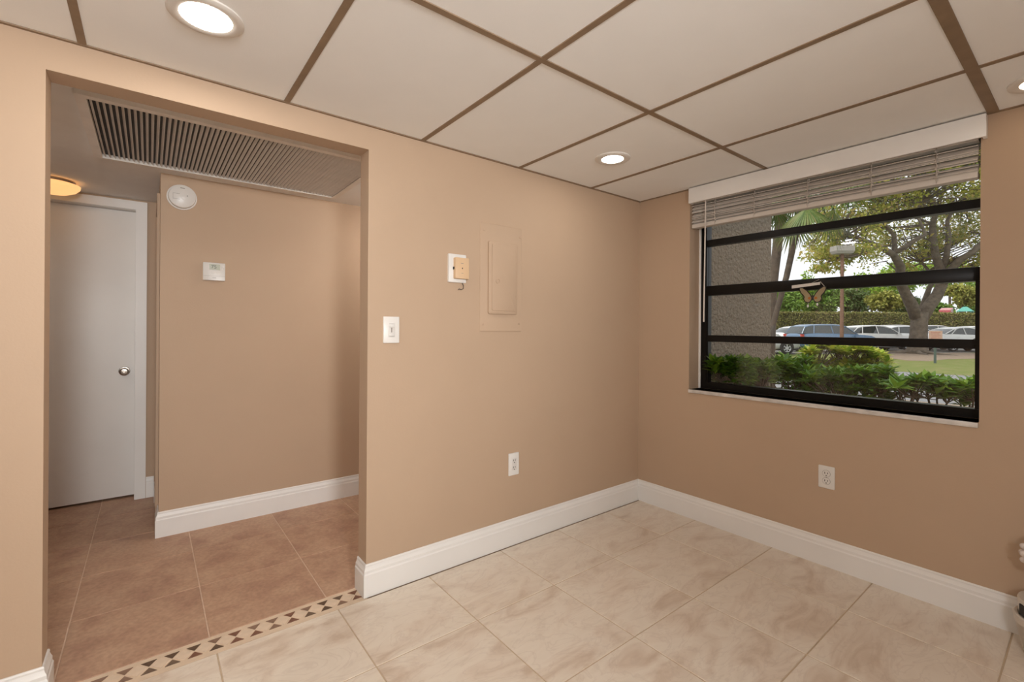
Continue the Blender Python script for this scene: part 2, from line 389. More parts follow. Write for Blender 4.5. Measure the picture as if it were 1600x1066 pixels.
st('trim_1', MB().box(HX-0.014, HX, 1.90, 1.975, 0, 2.03).box(HX-0.014, HX, HY+0.16, 1.90, 1.965, 2.03).box(HX-0.014, HX, HY+0.16, HY+0.225, 0, 1.965), M_WALL, 'tan painted door casing on the hallway side wall', 'trim')

# white hallway door
dr = tag(empty('door_1', (DX1, DY+0.07, 0)), 'plain white flush door at the end of the hallway', 'door', kind='structure')
def rel(o, root):
    o.parent = root; o.location = Vector(o.location) - Vector(root.location); return o
rel(box('door_leaf', M_DOOR, None, DX0, DX1, DY+0.07, DY+0.105, 0.016, DZ, bevel=0.002), dr)
cs = MB()
prof = [(0, 0), (0.062, 0), (0.062, 0.012), (0.05, 0.017), (0.012, 0.017), (0, 0.010)]
for (x0, x1, z0, z1) in ((DX1+0.002, DX1+0.064, 0, 2.10), (DX0-0.064, DX0-0.002, 0, 2.10)):
    cs.box(x0, x1, DY-0.016, DY, z0, z1)
cs.box(DX0-0.064, DX1+0.064, DY-0.0165, DY, DZ+0.004, 2.102)
cs.box(DX1+0.001, DX1+0.0045, DY, DY+0.1, 0, DZ+0.004); cs.box(DX0-0.0045, DX0-0.001, DY, DY+0.1, 0, DZ+0.004); cs.box(DX0-0.001, DX1+0.001, DY, DY+0.1, DZ+0.0015, DZ+0.0055)
rel(cs.build('door_casing', M_DOOR), dr)
kn = MB().lathe([(0.0, 0.0), (0.032, 0.0), (0.032, -0.006), (0.028, -0.009), (0.012, -0.010), (0.011, -0.030), (0.022, -0.036), (0.027, -0.046), (0.026, -0.056), (0.018, -0.062), (0.009, -0.063), (0.006, -0.060), (0, -0.060)], 28, 'y', cap=False)
kn.build('door_knob', M_NICKEL, dr, (-2.92-DX1, -0.0005, 0.904), smooth=30)

# ------------------------------------------------------------------ window
FX = 0.12
win = tag(empty('window_1', (FX, WY1, WZ0)), 'black aluminium framed window of four horizontal panes', 'window', kind='structure')
fy0, fy1 = WY0-0.012, WY1+0.001
def fb(name, mat, x0, x1, y0, y1, z0, z1, bevel=0.0):
    return rel(box(name, mat, None, x0, x1, y0, y1, z0, z1, bevel=bevel), win)
fb('frame_stile', M_BLACK, FX, FX+0.06, fy0-0.040, fy0, WZ0, WZ1)
fb('frame_stile', M_BLACK, FX, FX+0.06, fy1, fy1+0.012, WZ0, WZ1)
fb('frame_rail', M_BLACK, FX, FX+0.06, fy1+0.012, fy0-0.040, WZ0, WZ0+0.042)
fb('frame_rail', M_BLACK, FX, FX+0.06, fy1+0.012, fy0-0.040, WZ1-0.04, WZ1)
fb('sash_stile', M_BLACK, FX+0.004, FX+0.045, fy1+0.012, fy1+0.028, WZ0+0.042, 1.452)
fb('sash_stile', M_BLACK, FX+0.004, FX+0.045, fy0-0.050, fy0-0.040, WZ0+0.042, 1.452)
fb('glazing_bar', M_BLACK, FX+0.002, FX+0.05, fy1+0.028, fy0-0.050, 1.146, 1.188)
fb('meeting_rail', M_BLACK, FX-0.012, FX+0.055, fy1+0.012, fy0-0.040, 1.450, 1.512, 0.003)
fb('glazing_bar', M_BLACK, FX+0.002, FX+0.05, fy1+0.012, fy0-0.040, 1.776, 1.816)
for z0, z1 in ((0.877, 1.146), (1.188, 1.450), (1.512, 1.776), (1.816, WZ1-0.04)):
    fb('glass_pane', M_GLASS, FX+0.024, FX+0.028, fy1+0.012, fy0-0.040, z0, z1)
fb('caulk_bead', M_TRIM, FX-0.004, FX+0.004, WY0-0.014, WY0, WZ0, WZ1)
tag(box('trim_2', M_SILL, None, -0.012, FX, WY1+0.002, WY0-0.001, WZ0-0.022, WZ0-0.0, bevel=0.003), 'white marble window sill', 'sill', kind='structure')

# valance and blind
M_VAL = plain('bright_white_board', (0.90, 0.89, 0.87), 0.4, var=0.01)
va = tag(empty('blind_valance', (-0.03, -1.08, 2.04)), 'white valance board above the window blind', 'valance')
def rb(name, mat, root, *a, bevel=0.0): return rel(box(name, mat, None, *a, bevel=bevel), root)
rb('face_board', M_VAL, va, -0.042, -0.030, -1.762, -0.408, 2.040, 2.136, bevel=0.002)
rb('return_board', M_VAL, va, -0.030, -0.001, -0.420, -0.408, 2.040, 2.136); rb('return_board', M_VAL, va, -0.030, -0.001, -1.762, -1.750, 2.040, 2.136)
bl = tag(empty('window_blind', (0.035, -1.07, 1.885)), 'raised white faux wood blind with its slats stacked above the window', 'blind')
by0, by1 = -1.733, -0.402
rb('headrail', M_BLIND, bl, 0.008, 0.062, by0, by1, 2.046, 2.092)
slat = MB()
n = 6; hw = 0.025
prof = [(-hw+2*hw*i/n, 0.004*(1-(2*i/n-1)**2)) for i in range(n+1)]
ring = prof + [(x, z-0.0028) for x, z in prof[::-1]]
L2 = (by1-by0)/2
slat.loft([[(x, -L2, z) for x, z in ring], [(x, L2, z) for x, z in ring]])
slm = slat.mesh('blind_slat', smooth=30); slm.materials.append(M_BLIND)
random.seed(5)
zs = [2.034, 2.020, 2.007, 1.992, 1.978, 1.963, 1.949, 1.936, 1.924]
for i, z in enumerate(zs):
    t = random.uniform(1.2, 2.2) if i % 3 else random.uniform(0.5, 1.0)
    o = mesh_obj('blind_slat', slm, None, bl, (random.uniform(-0.003, 0.003), random.uniform(-0.002, 0.002), z-1.885), (random.uniform(-0.004, 0.004), R(-18)*t, random.uniform(-0.003, 0.003)))
    o.location.y += (by0+by1)/2+1.07
rb('bottom_rail', M_BLIND, bl, 0.010, 0.060, by0, by1, 1.886, 1.912, bevel=0.004)
for y in (-0.56, -0.80, -1.08, -1.36, -1.60):
    m = MB()
    for zz in np.arange(1.905, 2.04, 0.013): m.sphere((0.0062+random.uniform(-.002, .002), y+random.uniform(-.006, .006), zz), (0.0028, 0.005, 0.0045), 6, 4)
    m.tube([(0.006, y, 1.89), (0.006, y, 2.05)], 0.0018, 5)
    rel(m.build('ladder_cord', M_CORD, smooth='all'), bl)
wand = MB().tube([(-0.008, -0.507, 2.045), (-0.006, -0.503, 1.7), (-0.004, -0.497, 1.275)], [0.0042, 0.0042, 0.0048], 6)
rel(wand.build('tilt_wand', plain('white_wand', (0.72, 0.66, 0.6), 0.35), smooth=True), bl)

# ------------------------------------------------------------------ downlights
def downlight(x, y, mat, label, r=0.098, rl=0.067):
    t = tag(empty('recessed_light', (x, y, H)), label, 'ceiling light', 'recessed ceiling lights')
    MB().lathe([(rl, 0.0035), (rl, -0.003), (rl+0.012, -0.0055), (r-0.006, -0.0045), (r, -0.001), (r, 0.0035)], 40, cap=False).build('trim_ring', M_RING, t, smooth=30)
    MB().lathe([(0.0001, -0.0015), (rl*0.7, -0.0015), (rl+0.001, -0.0008)], 32, cap=False).build('lens', mat, t, smooth=True)
    return t
downlight(-2.655, -0.425, M_LENS, 'lit recessed ceiling light above the hallway opening')
downlight(-0.826, -0.435, M_LENS2, 'lit recessed ceiling light near the room corner', 0.093, 0.057)
downlight(-0.225, -1.935, M_LENSDIM, 'dim recessed ceiling light at the right edge beside the window end')
# unseen globe lamp added behind the viewer to brighten walls and ceiling
pl = tag(empty('fill_pendant', (-3.15, -2.75, H)), 'added white globe fill lamp hanging unseen behind the viewer', 'pendant lamp')
MB().lathe([(0.0001, 0.003), (0.06, 0.003), (0.06, -0.012), (0.02, -0.022), (0.0001, -0.022)], 24, cap=False).build('canopy', M_NICKEL, pl, smooth=30)
MB().tube([(0, 0, -0.02), (0, 0, -0.57)], 0.004, 6).build('cord', M_DARK, pl)
MB().lathe([(0.0001, -0.56), (0.035, -0.56), (0.04, -0.60), (0.0001, -0.60)], 20, cap=False).build('socket_cap', M_NICKEL, pl, smooth=30)
MB().sphere((0, 0, -0.71), 0.13, 24, 16).build('globe', emis('fill_globe_lit', (0.97, 0.975, 0.98), FILL_GLOBE_L), pl, smooth='all')

# fill spotlight added out of view to brighten the back wall and hallway
tk = tag(empty('fill_spotlight', (SPOT_P[0], SPOT_P[1], H)), 'added white fill spotlight unseen behind the viewer, turned towards the hallway', 'spotlight')
MB().lathe([(0.0001, 0.003), (0.05, 0.003), (0.05, -0.014), (0.0001, -0.014)], 24, cap=False).build('ceiling_plate', M_RING, tk, smooth=30)
MB().tube([(0, 0, -0.01), (0, 0, SPOT_P[2]-H+0.05)], 0.008, 8).build('stem', M_RING, tk, smooth=True)
aim = (Vector(SPOT_T)-Vector(SPOT_P)).normalized(); sq = aim.to_track_quat('-Z', 'Y')
hd_ = MB().lathe([(0.03, 0.16), (0.07, 0.15), (0.22, 0.02), (0.24, 0.0), (0.23, 0.0), (0.20, 0.02), (0.04, 0.10)], 28, cap=False).build('lamp_head', M_RING, tk, (0, 0, SPOT_P[2]-H), smooth=40)
hd_.rotation_mode = 'QUATERNION'; hd_.rotation_quaternion = sq
sl_ = bpy.data.lights.new('fill_spot_bulb', 'SPOT'); sl_.energy = SPOT_W; sl_.spot_size = R(SPOT_A); sl_.spot_blend = 1.0; sl_.shadow_soft_size = 0.22; sl_.color = (0.96, 0.975, 0.98)
so_ = bpy.data.objects.new('fill_spot_bulb', sl_); COL.objects.link(so_); so_.parent = tk; so_.location = Vector((0, 0, SPOT_P[2]-H))+aim*0.03; so_.rotation_mode = 'QUATERNION'; so_.rotation_quaternion = sq

# hall ceiling dome lamp
def dome_light(x, y, mat, label):
    dl = tag(empty('hall_ceiling_light', (x, y, HC)), label, 'ceiling light', 'hallway dome lights')
    MB().lathe([(0.0001, 0), (0.105, 0), (0.108, -0.006), (0.105, -0.022), (0.0001, -0.022)], 32, cap=False).build('base_plate', M_NICKEL, dl, smooth=30)
    MB().lathe([(0.118, -0.020), (0.130, -0.024), (0.128, -0.040), (0.110, -0.060), (0.075, -0.076), (0.035, -0.084), (0.0001, -0.086)], 36, cap=False).build('glass_dome', mat, dl, smooth='all')
dome_light(-3.255, 1.90, M_DOME, 'amber glass dome ceiling light in front of the white hallway door')
dome_light(-3.62, 1.0, emis('fill_dome_left', (1.0, 0.95, 0.88), HALL2_FILL_L), 'added white fill dome hidden behind the left jamb of the hallway opening')  # added out of sight to light the hallway door
dome_light(-1.30, 0.72, emis('fill_dome_right', (1.0, 0.95, 0.88), HALL_FILL_L), 'added bright white fill dome in the unseen right end of the hallway')  # unseen extra lamp that brightens the hall wall and floor

# ------------------------------------------------------------------ return air grille
GX0, GX1, GY0, GY1 = -3.012, -1.788, 0.31, 1.148
gr = tag(empty('return_air_grille', ((GX0+GX1)/2, (GY0+GY1)/2, HC)), 'large louvered return air grille in the hallway ceiling', 'vent')
gcx, gcy = (GX0+GX1)/2, (GY0+GY1)/2
fm = 0.034
def gb(name, mat, x0, x1, y0, y1, z0, z1): return rel(box(name, mat, None, x0, x1, y0, y1, z0, z1), gr)
gb('frame_bar', M_GRILLE, GX0, GX0+fm, GY0, GY1, HC-0.020, HC); gb('frame_bar', M_GRILLE, GX1-fm, GX1, GY0, GY1, HC-0.020, HC)
gb('frame_bar', M_GRILLE, GX0+fm, GX1-fm, GY0, GY0+fm, HC-0.020, HC); gb('frame_bar', M_GRILLE, GX0+fm, GX1-fm, GY1-0.016, GY1, HC-0.020, HC)
gb('frame_lip', M_GRILLEW, GX0+fm, GX1-fm, GY1-0.020, GY1-0.016, HC-0.022, HC-0.001)
gb('backing', M_DARK, GX0+fm, GX1-fm, GY0+fm, GY1-0.020, HC-0.0012, HC-0.0004)
ns_ = 60; pit = (GX1-GX0-2*fm)/ns_; ln = (GY1-0.021-GY0-fm)/2
sm = MB().loft([[(-0.0050, -ln, 0.0050), (-0.0040, -ln, 0.0058), (0.0050, -ln, -0.0040), (0.0050, -ln, -0.0060), (0.0038, -ln, -0.0055)],
                [(-0.0050, ln, 0.0050), (-0.0040, ln, 0.0058), (0.0050, ln, -0.0040), (0.0050, ln, -0.0060), (0.0038, ln, -0.0055)]]).mesh('louver_slat')
sm.materials.append(M_GRILLE)
for i in range(ns_):
    mesh_obj('louver_slat', sm, None, gr, (GX0+fm+pit*(i+0.5)-gcx, (GY0+fm+GY1-0.021)/2-gcy, -0.0115))

# ------------------------------------------------------------------ wall mounted things (local: x right, z up, -y out of the wall)
def plate(root, w, h, t=0.006, r=0.004, name='cover_plate', mat=None, y=0.0, bev=0.0018):
    p0 = rrect(-w/2, w/2, -h/2, h/2, r); p1 = rrect(-w/2+bev, w/2-bev, -h/2+bev, h/2-bev, r)
    return MB().loft([[(x, y, z) for x, z in p0], [(x, y-t+bev, z) for x, z in p0], [(x, y-t, z) for x, z in p1]]).build(name, mat or M_PLASTIC, root, smooth=40)
def lb(name, mat, root, x0, x1, y0, y1, z0, z1, bevel=0.0): return box(name, mat, root, x0, x1, y0, y1, z0, z1, bevel=bevel)
# dimmer switch
sw = tag(empty('light_switch', (-1.888, 0, 1.214)), 'white dimmer switch plate beside the hallway opening', 'switch')
plate(sw, 0.079, 0.124, 0.007)
lb('switch_body', M_PLASTIC, sw, -0.0165, 0.0165, -0.0085, -0.006, -0.034, 0.034, bevel=0.001)
lb('slider_slot', M_GREYLINE, sw, -0.0025, 0.0025, -0.0088, -0.008, -0.012, 0.010)
lb('slider', M_PLASTIC, sw, -0.012, 0.012, -0.014, -0.008, 0.010, 0.020, bevel=0.0015)
lb('toggle', M_PLASTIC, sw, -0.012, 0.012, -0.0115, -0.008, -0.030, -0.020, bevel=0.0015)
for z in (0.028, -0.0325): lb('seam_line', M_GREYLINE, sw, -0.012, 0.012, -0.0087, -0.008, z, z+0.0012)
# intercom: white plate with tan box hanging off it
ic = tag(empty('door_chime', (-1.533, 0, 1.532)), 'tan control box mounted askew on a white wall plate with a loose wire', 'control box')
plate(ic, 0.105, 0.146, 0.012, name='back_plate')
plate(ic, 0.082, 0.108, 0.022, 0.004, 'tan_cover', M_TAN, -0.0118).location = (0.016, 0, 0.000)
lb('screw_slot', M_DARK, ic, -0.0285, -0.0245, -0.0225, -0.013, -0.007, 0.006)
lb('indicator', M_DARK, ic, 0.013, 0.018, -0.0348, -0.0335, -0.004, 0.003)
lb('print_line', M_GREYLINE, ic, 0.007, 0.022, -0.0345, -0.0335, 0.024, 0.0265); lb('print_line', M_GREYLINE, ic, 0.010, 0.021, -0.0345, -0.0335, -0.027, -0.025)
MB().tube([(0.033, -0.004, -0.072), (0.040, -0.007, -0.086), (0.036, -0.012, -0.102), (0.022, -0.014, -0.108), (0.010, -0.012, -0.104), (0.006, -0.010, -0.110)], 0.0026, 6).build('loose_wire', plain('grey_wire', (0.16, 0.12, 0.09), 0.5), ic, smooth=True)
# electrical panel
ep = tag(empty('electrical_panel', (-1.2435, 0, 1.501)), 'tan painted electrical panel cover with a small hinged door', 'panel')
plate(ep, 0.287, 0.588, 0.004, 0.002, 'panel_cover', M_WALL, bev=0.003)
q0 = rrect(-0.094, 0.104, -0.199, 0.199, 0.012); q1 = rrect(-0.088, 0.098, -0.193, 0.193, 0.010)
MB().loft([[(x, -0.003, z) for x, z in q0], [(x, -0.014, z) for x, z in q0], [(x, -0.018, z) for x, z in q1]]).build('door_frame', M_WALL, ep, smooth=40)
q2 = rrect(-0.076, 0.090, -0.180, 0.184, 0.008); q3 = rrect(-0.073, 0.087, -0.177, 0.181, 0.007)
pd = MB().loft([[(x, -0.017, z) for x, z in q2], [(x, -0.0205, z) for x, z in q2], [(x, -0.0225, z) for x, z in q3]]).build('panel_door', M_WALL, ep, smooth=40)
MB().lathe([(0.0001, 0), (0.014, 0), (0.014, -0.0025), (0.011, -0.004), (0.010, -0.002), (0.0001, -0.002)], 20, 'y', cap=False).build('latch', M_WALL, pd, (-0.040, -0.022, -0.018), smooth=30)
for z in (0.11, -0.11): MB().tube([(0.093, -0.0205, z-0.016), (0.093, -0.0205, z+0.016)], 0.0035, 8).build('hinge', M_WALL, ep, smooth=True)
for x, z in ((-0.120, 0.255), (0.130, 0.245), (-0.125, -0.255), (0.128, -0.250)):
    MB().lathe([(0.0001, -0.0035), (0.007, -0.0035), (0.007, -0.006), (0.0001, -0.0075)], 12, 'y', cap=False).build('screw', M_WALL, ep, (x, 0, z), smooth=30)
# outlets
def outlet(loc, rz, label, style):
    t = tag(empty('wall_outlet', loc, rz), label, 'outlet', 'wall outlets')
    if style == 'decor':
        plate(t, 0.073, 0.126, 0.006)
        lb('receptacle', plain('receptacle_white', (0.70, 0.665, 0.63), 0.4), t, -0.0165, 0.0165, -0.0078, -0.005, -0.0335, 0.0335, bevel=0.001)
    else:
        plate(t, 0.074, 0.116, 0.006)
    for zc in (0.0195, -0.0195):
        if style != 'decor':
            MB().lathe([(0.0001, -0.005), (0.0172, -0.005), (0.0172, -0.0075), (0.0165, -0.0082), (0.0001, -0.0082)], 24, 'y', cap=False).build('receptacle', M_PLASTIC, t, (0, 0, zc), smooth=30)
            MB().lathe([(0.0173, -0.0050), (0.0173, -0.0064), (0.0186, -0.0064), (0.0186, -0.0050)], 24, 'y', cap=False).build('seam_ring', M_GREYLINE, t, (0, 0, zc))
        for x, h in ((-0.0064, 0.0048), (0.0064, 0.004)):
            lb('slot', M_DARK, t, x-0.0015, x+0.0015, -0.0086, -0.0075, zc+0.003-h, zc+0.003+h)
        MB().lathe([(0.0001, -0.0086), (0.0028, -0.0086), (0.0028, -0.0070)], 10, 'y', cap=False).build('ground_hole', M_DARK, t, (0, 0, zc-0.0095))
    if style != 'decor':
        MB().lathe([(0.0001, -0.0072), (0.0022, -0.0070), (0.0024, -0.0055)], 10, 'y', cap=False).build('screw', M_GREYLINE, t)
outlet((-1.148, 0, 0.454), 0, 'white rectangular-faced outlet low on the wall below the electrical panel', 'decor')
outlet((0, -1.181, 0.460), -math.pi/2, 'white round-faced outlet below the window', 'duplex')
# thermostat
th = tag(empty('thermostat', (-2.4715, HY, 1.560)), 'white thermostat with grey display on the hallway wall', 'thermostat')
plate(th, 0.114, 0.108, 0.024, 0.004, 'housing', M_PLASTIC)
sc_ = lb('display', M_LCD, th, -0.025, 0.030, -0.0248, -0.022, 0.010, 0.045)
text_mesh('digits', '75', 0.030, plain('lcd_digits', (0.10, 0.11, 0.09), 0.5), sc_, (-0.002, -0.0252, 0.028), (R(90), 0, 0))
lb('seam_line', M_GREYLINE, th, -0.055, 0.055, -0.0243, -0.023, -0.027, -0.0262)
lb('rating_mark', M_GREYLINE, th, -0.010, 0.010, -0.0243, -0.023, -0.0395, -0.037)
for x in (-0.014, 0.010): lb('button', M_PLASTIC, th, x, x+0.016, -0.0265, -0.0235, -0.012, 0.000, bevel=0.001)
for z in (0.014, 0.030): lb('button', M_PLASTIC, th, 0.039, 0.049, -0.0262, -0.0235, z, z+0.010, bevel=0.001)
# smoke detector
sdt = tag(empty('smoke_detector', (-2.634, HY, 1.988)), 'round white smoke detector high on the hallway wall', 'smoke detector')
MB().lathe([(0.0001, 0), (0.074, 0), (0.074, -0.010), (0.071, -0.012), (0.0001, -0.012)], 40, 'y', cap=False).build('mount_ring', M_PLASTIC, sdt, smooth=30)
MB().lathe([(0.066, -0.010), (0.068, -0.016), (0.065, -0.034), (0.060, -0.0375), (0.0001, -0.0385)], 40, 'y', cap=False).build('housing', M_PLASTIC, sdt, smooth=40)
MB().lathe([(0.0001, -0.0395), (0.013, -0.0395), (0.013, -0.042), (0.0001, -0.043)], 20, 'y', cap=False).build('test_button', M_PLASTIC, sdt, (0.006, 0, -0.004), smooth=30)
lb('indicator', M_DARK, sdt, 0.022, 0.027, -0.0405, -0.038, 0.004, 0.008); lb('sounder_slot', M_GREYLINE, sdt, -0.010, 0.012, -0.0392, -0.035, 0.046, 0.050)
for z in (-0.020, 0.012): lb('print_block', M_GREYLINE, sdt, -0.045, -0.012, -0.0398, -0.0375, z, z+0.0012)
lb('print_block', M_GREYLINE, sdt, -0.045, -0.0438, -0.0396, -0.037, -0.020, 0.012)

# ------------------------------------------------------------------ butterfly sun catcher on the meeting rail
bx = FX-0.014
bf = tag(empty('butterfly_suncatcher', (bx-0.004, -1.075, 1.406), -math.pi/2), 'orange and black butterfly sun catcher hanging on the window rail', 'ornament')
def wing(s):
    # outline in (x,z) metres, right wing; s mirrors
    o = [(0.003, 0.000), (0.009, 0.014), (0.024, 0.034), (0.042, 0.047), (0.053, 0.046), (0.053, 0.036), (0.047, 0.022), (0.036, 0.009), (0.034, 0.004), (0.036, -0.006), (0.031, -0.017), (0.019, -0.023), (0.008, -0.018), (0.003, -0.006)]
    return [(x*s, z) for x, z in o]
bf.scale = (1.22, 1.0, 1.22)
M_WING = leaf_mat('cream_wing_glass', [(0.62, 0.52, 0.34), (0.66, 0.56, 0.38)], 0.2, 0.6); M_WBLK = plain('butterfly_black', (0.015, 0.012, 0.01), 0.4)
M_ORANGE = plain('butterfly_orange', (0.55, 0.20, 0.04), 0.4)
for s in (-1, 1):
    p = wing(s)
    MB().loft([[(x, -0.001, z) for x, z in p], [(x, 0.001, z) for x, z in p]]).build('wing', M_WING, bf)
    MB().tube([(x, 0, z) for x, z in p+[p[0]]], 0.0023, 6).build('wing_border', M_WBLK, bf, smooth=True)
    MB().sphere((s*0.013, -0.001, -0.002), (0.006, 0.002, 0.006), 8, 6).build('orange_spot', M_ORANGE, bf, smooth='all')
    MB().tube([(s*0.016, 0, -0.018), (s*0.019, 0, -0.036)], 0.0008, 4).sphere((s*0.019, 0, -0.032-0.006*(s < 0)), (0.004, 0.004, 0.007), 8, 6).build('crystal_drop', plain('crystal_bead', (0.8, 0.78, 0.76), 0.1), bf, smooth='all')
MB().sphere((0, 0, 0), (0.004, 0.004, 0.015), 8, 8).tube([(0, 0, 0.012), (-0.006, 0, 0.026)], 0.0008, 4).tube([(0, 0, 0.012), (0.006, 0, 0.026)], 0.0008, 4).build('body', M_WBLK, bf, smooth='all')
MB().tube([(0.048, 0, 0.046), (0.030, 0.0, 0.070)], 0.0012, 4).tube([(-0.046, 0, 0.046), (0.026, 0, 0.080)], 0.0007, 4).build('hanging_thread', plain('thread_white', (0.6, 0.56, 0.5), 0.6), bf)
tp = MB().prism([(-0.085, 0.046), (0.030, 0.056), (0.030, 0.068), (-0.085, 0.060)], -0.006, 0.0015).build('white_clip', M_PLASTIC, bf)

# ------------------------------------------------------------------ planter at the right edge of the frame
pt = tag(empty('planter_pot', (-0.135, -1.966, 0)), 'white tapered pot standing by the baseboard at the right edge', 'pot')
M_POT = plain('glazed_white_pot', (0.62, 0.56, 0.49), 0.3, var=0.04)
MB().lathe([(0.0001, 0), (0.078, 0), (0.084, 0.006), (0.108, 0.120), (0.110, 0.122), (0.112, 0.148), (0.108, 0.152), (0.100, 0.150), (0.096, 0.138), (0.0001, 0.136)], 40, cap=False).build('pot_body', M_POT, pt, smooth=35)
MB().lathe([(0.0001, 0.137), (0.096, 0.137), (0.101, 0.205), (0.099, 0.212), (0.0001, 0.212)], 36, cap=False).build('pot_liner', M_POT, pt, smooth=35)
MB().box(0.092, 0.104, -0.016, 0.016, 0.156, 0.196).build('handle_gap', M_DARK, pt, rot=(0, 0, R(128)))
bd = tag(empty('pearl_ornament', (-0.135, -1.966, 0.212)), 'cluster of pearl beads on a stem rising from the white pot', 'ornament')
MB().tube([(0, 0, -0.0), (0.004, 0.012, 0.12), (0, 0.02, 0.24)], 0.004, 6).build('stem', plain('dark_stem', (0.10, 0.075, 0.05), 0.6), bd, smooth=True)
mm = MB().sphere((0, 0, 0), 0.012, 10, 7).mesh('pearl_bead', smooth='all'); mm.materials.append(plain('pearl', (0.70, 0.60, 0.54), 0.18, var=0.05))
random.seed(9)
for k in range(60):
    a = k*2.39996; zf = 1-2*(k+0.5)/60; r_ = math.sqrt(1-zf*zf)
    mesh_obj('pearl_bead', mm, None, bd, (0.090*r_*math.cos(a), 0.090*r_*math.sin(a), 0.165+0.070*zf))

#EXTERIOR
# ------------------------------------------------------------------ outside: ground
M_SOIL = ground_mat('sandy_soil', [(0.22, 0.165, 0.11), (0.34, 0.27, 0.20), (0.27, 0.22, 0.17)], 0.9)
M_ROAD = ground_mat('grey_asphalt', [(0.19, 0.19, 0.195), (0.24, 0.24, 0.245), (0.21, 0.21, 0.21)], 1.2, bump=0.15)
M_GRASS = ground_mat('worn_grass', [(0.22, 0.17, 0.10), (0.17, 0.18, 0.06), (0.13, 0.165, 0.04), (0.20, 0.18, 0.08)], 1.6, bump=0.6, bscale=15)
M_LOT = ground_mat('parking_asphalt', [(0.13, 0.125, 0.12), (0.18, 0.175, 0.165), (0.15, 0.145, 0.14)], 1.0, bump=0.15)
def ground(name, poly, z, mat, label):
    poly = [(p[0], p[1]) for p in poly]
    o = MB().loft([[(x, y, GZ-0.2) for x, y in poly], [(x, y, z) for x, y in poly]]).build(name, mat)
    return tag(o, label, 'ground', kind='structure')
gl_a, gl_b = PD(1190, 514, 25.4), PD(1440, 514, 28.6)      # kerb line between grass and car park
dv = (gl_b-gl_a).normalized(); ga, gb_ = gl_a-dv*70, gl_b+dv*70
nrm = Vector((-dv.y, dv.x, 0)); nrm = nrm if nrm.dot(FW) > 0 else -nrm
ground('ground_soil', [(0.23, -60), (9.0, -60), (9.0, 60), (0.23, 60)], GZ, M_SOIL, 'sandy soil bed outside the window')
ground('ground_road', [(9.0, -60), (17.0, -60), (17.0, 60), (9.0, 60)], GZ+0.004, M_ROAD, 'grey asphalt lane beyond the bushes')
ground('ground_grass', [(17.0, -60), (gb_.x, gb_.y), (ga.x, ga.y), (17.0, 60)], GZ+0.012, M_GRASS, 'worn grass strip with fallen leaves beside the lane')
fa, fb_ = ga+nrm*120, gb_+nrm*120
ground('ground_lot', [(gb_.x, gb_.y), (fb_.x, fb_.y), (fa.x, fa.y), (ga.x, ga.y)], GZ+0.05, M_LOT, 'asphalt car park behind the grass strip')

M_DIRT = ground_mat('leafy_dirt', [(0.16, 0.12, 0.085), (0.26, 0.20, 0.15), (0.20, 0.15, 0.11)], 2.5, bump=0.8, bscale=8)
ground('ground_dirt', [PG(a, b)[:2] for a, b in ((1365, 558), (1392, 561), (1420, 564), (1450, 565), (1480, 562), (1535, 561), (1560, 557), (1520, 552), (1480, 551), (1430, 549), (1390, 548), (1360, 551))], GZ+0.02, M_DIRT, 'brown leafy dirt patch around the tree roots')

# stucco fin wall beside the window
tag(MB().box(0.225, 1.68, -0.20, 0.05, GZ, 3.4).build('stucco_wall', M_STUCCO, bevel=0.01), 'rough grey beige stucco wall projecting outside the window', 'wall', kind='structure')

# ------------------------------------------------------------------ leaves and branches
def leaf_mesh(name, C, T, N, L, W, mat, fold=0.18):
    """one mesh of many leaves: base points C, directions T, normals N, lengths L, widths W (numpy)"""
    n = len(C); S = np.cross(T, N); S /= np.linalg.norm(S, axis=1, keepdims=True)+1e-9; N = np.cross(S, T)
    L = L[:, None]; W = W[:, None]
    v0 = C; v1 = C+T*L*0.45+S*W*0.5+N*W*fold; v2 = C+T*L-N*L*0.10; v3 = C+T*L*0.45-S*W*0.5+N*W*fold; vm = C+T*L*0.5
    V = np.stack([v0, v1, v2, v3, vm], 1).reshape(-1, 3)
    b = (np.arange(n)*5)[:, None]
    Fc = np.stack([b+[0, 1, 4], b+[1, 2, 4], b+[2, 3, 4], b+[3, 0, 4]], 1).reshape(-1, 3)
    me = bpy.data.meshes.new(name); me.vertices.add(len(V)); me.vertices.foreach_set('co', V.ravel().astype(np.float32))
    me.loops.add(Fc.size); me.loops.foreach_set('vertex_index', Fc.ravel().astype(np.int32))
    me.polygons.add(len(Fc)); me.polygons.foreach_set('loop_start', np.arange(0, Fc.size, 3, dtype=np.int32)); me.polygons.foreach_set('loop_total', np.full(len(Fc), 3, dtype=np.int32))
    me.update(); me.validate(); me.materials.append(mat)
    return me
def unit(v): return v/(np.linalg.norm(v, axis=-1, keepdims=True)+1e-9)
def cloud_leaves(centers, radii, per, size, jitter=0.35, up=0.3):
    C = []; 
    for c, r in zip(centers, radii):
        p = unit(rng.normal(size=(per, 3)))*(rng.random((per, 1))**0.4)*np.array(r); C.append(np.array(c)+p)
    C = np.concatenate(C); n = len(C)
    T = unit(rng.normal(size=(n, 3))+[0, 0, -0.1]); N = unit(rng.normal(size=(n, 3))*0.8+[0, 0, up+0.4])
    L = size*(1+jitter*(rng.random(n)*2-1)); return C, T, N, L, L*0.55
BUSH_G = leaf_mat('bush_leaf_green', [(0.040, 0.105, 0.010), (0.075, 0.175, 0.013), (0.12, 0.24, 0.017), (0.19, 0.29, 0.024)], 0.35, 0.3)
BUSH_Y = leaf_mat('bush_leaf_yellow', [(0.12, 0.24, 0.02), (0.24, 0.36, 0.03), (0.40, 0.48, 0.045), (0.48, 0.46, 0.07), (0.46, 0.50, 0.06)], 0.4, 0.3)
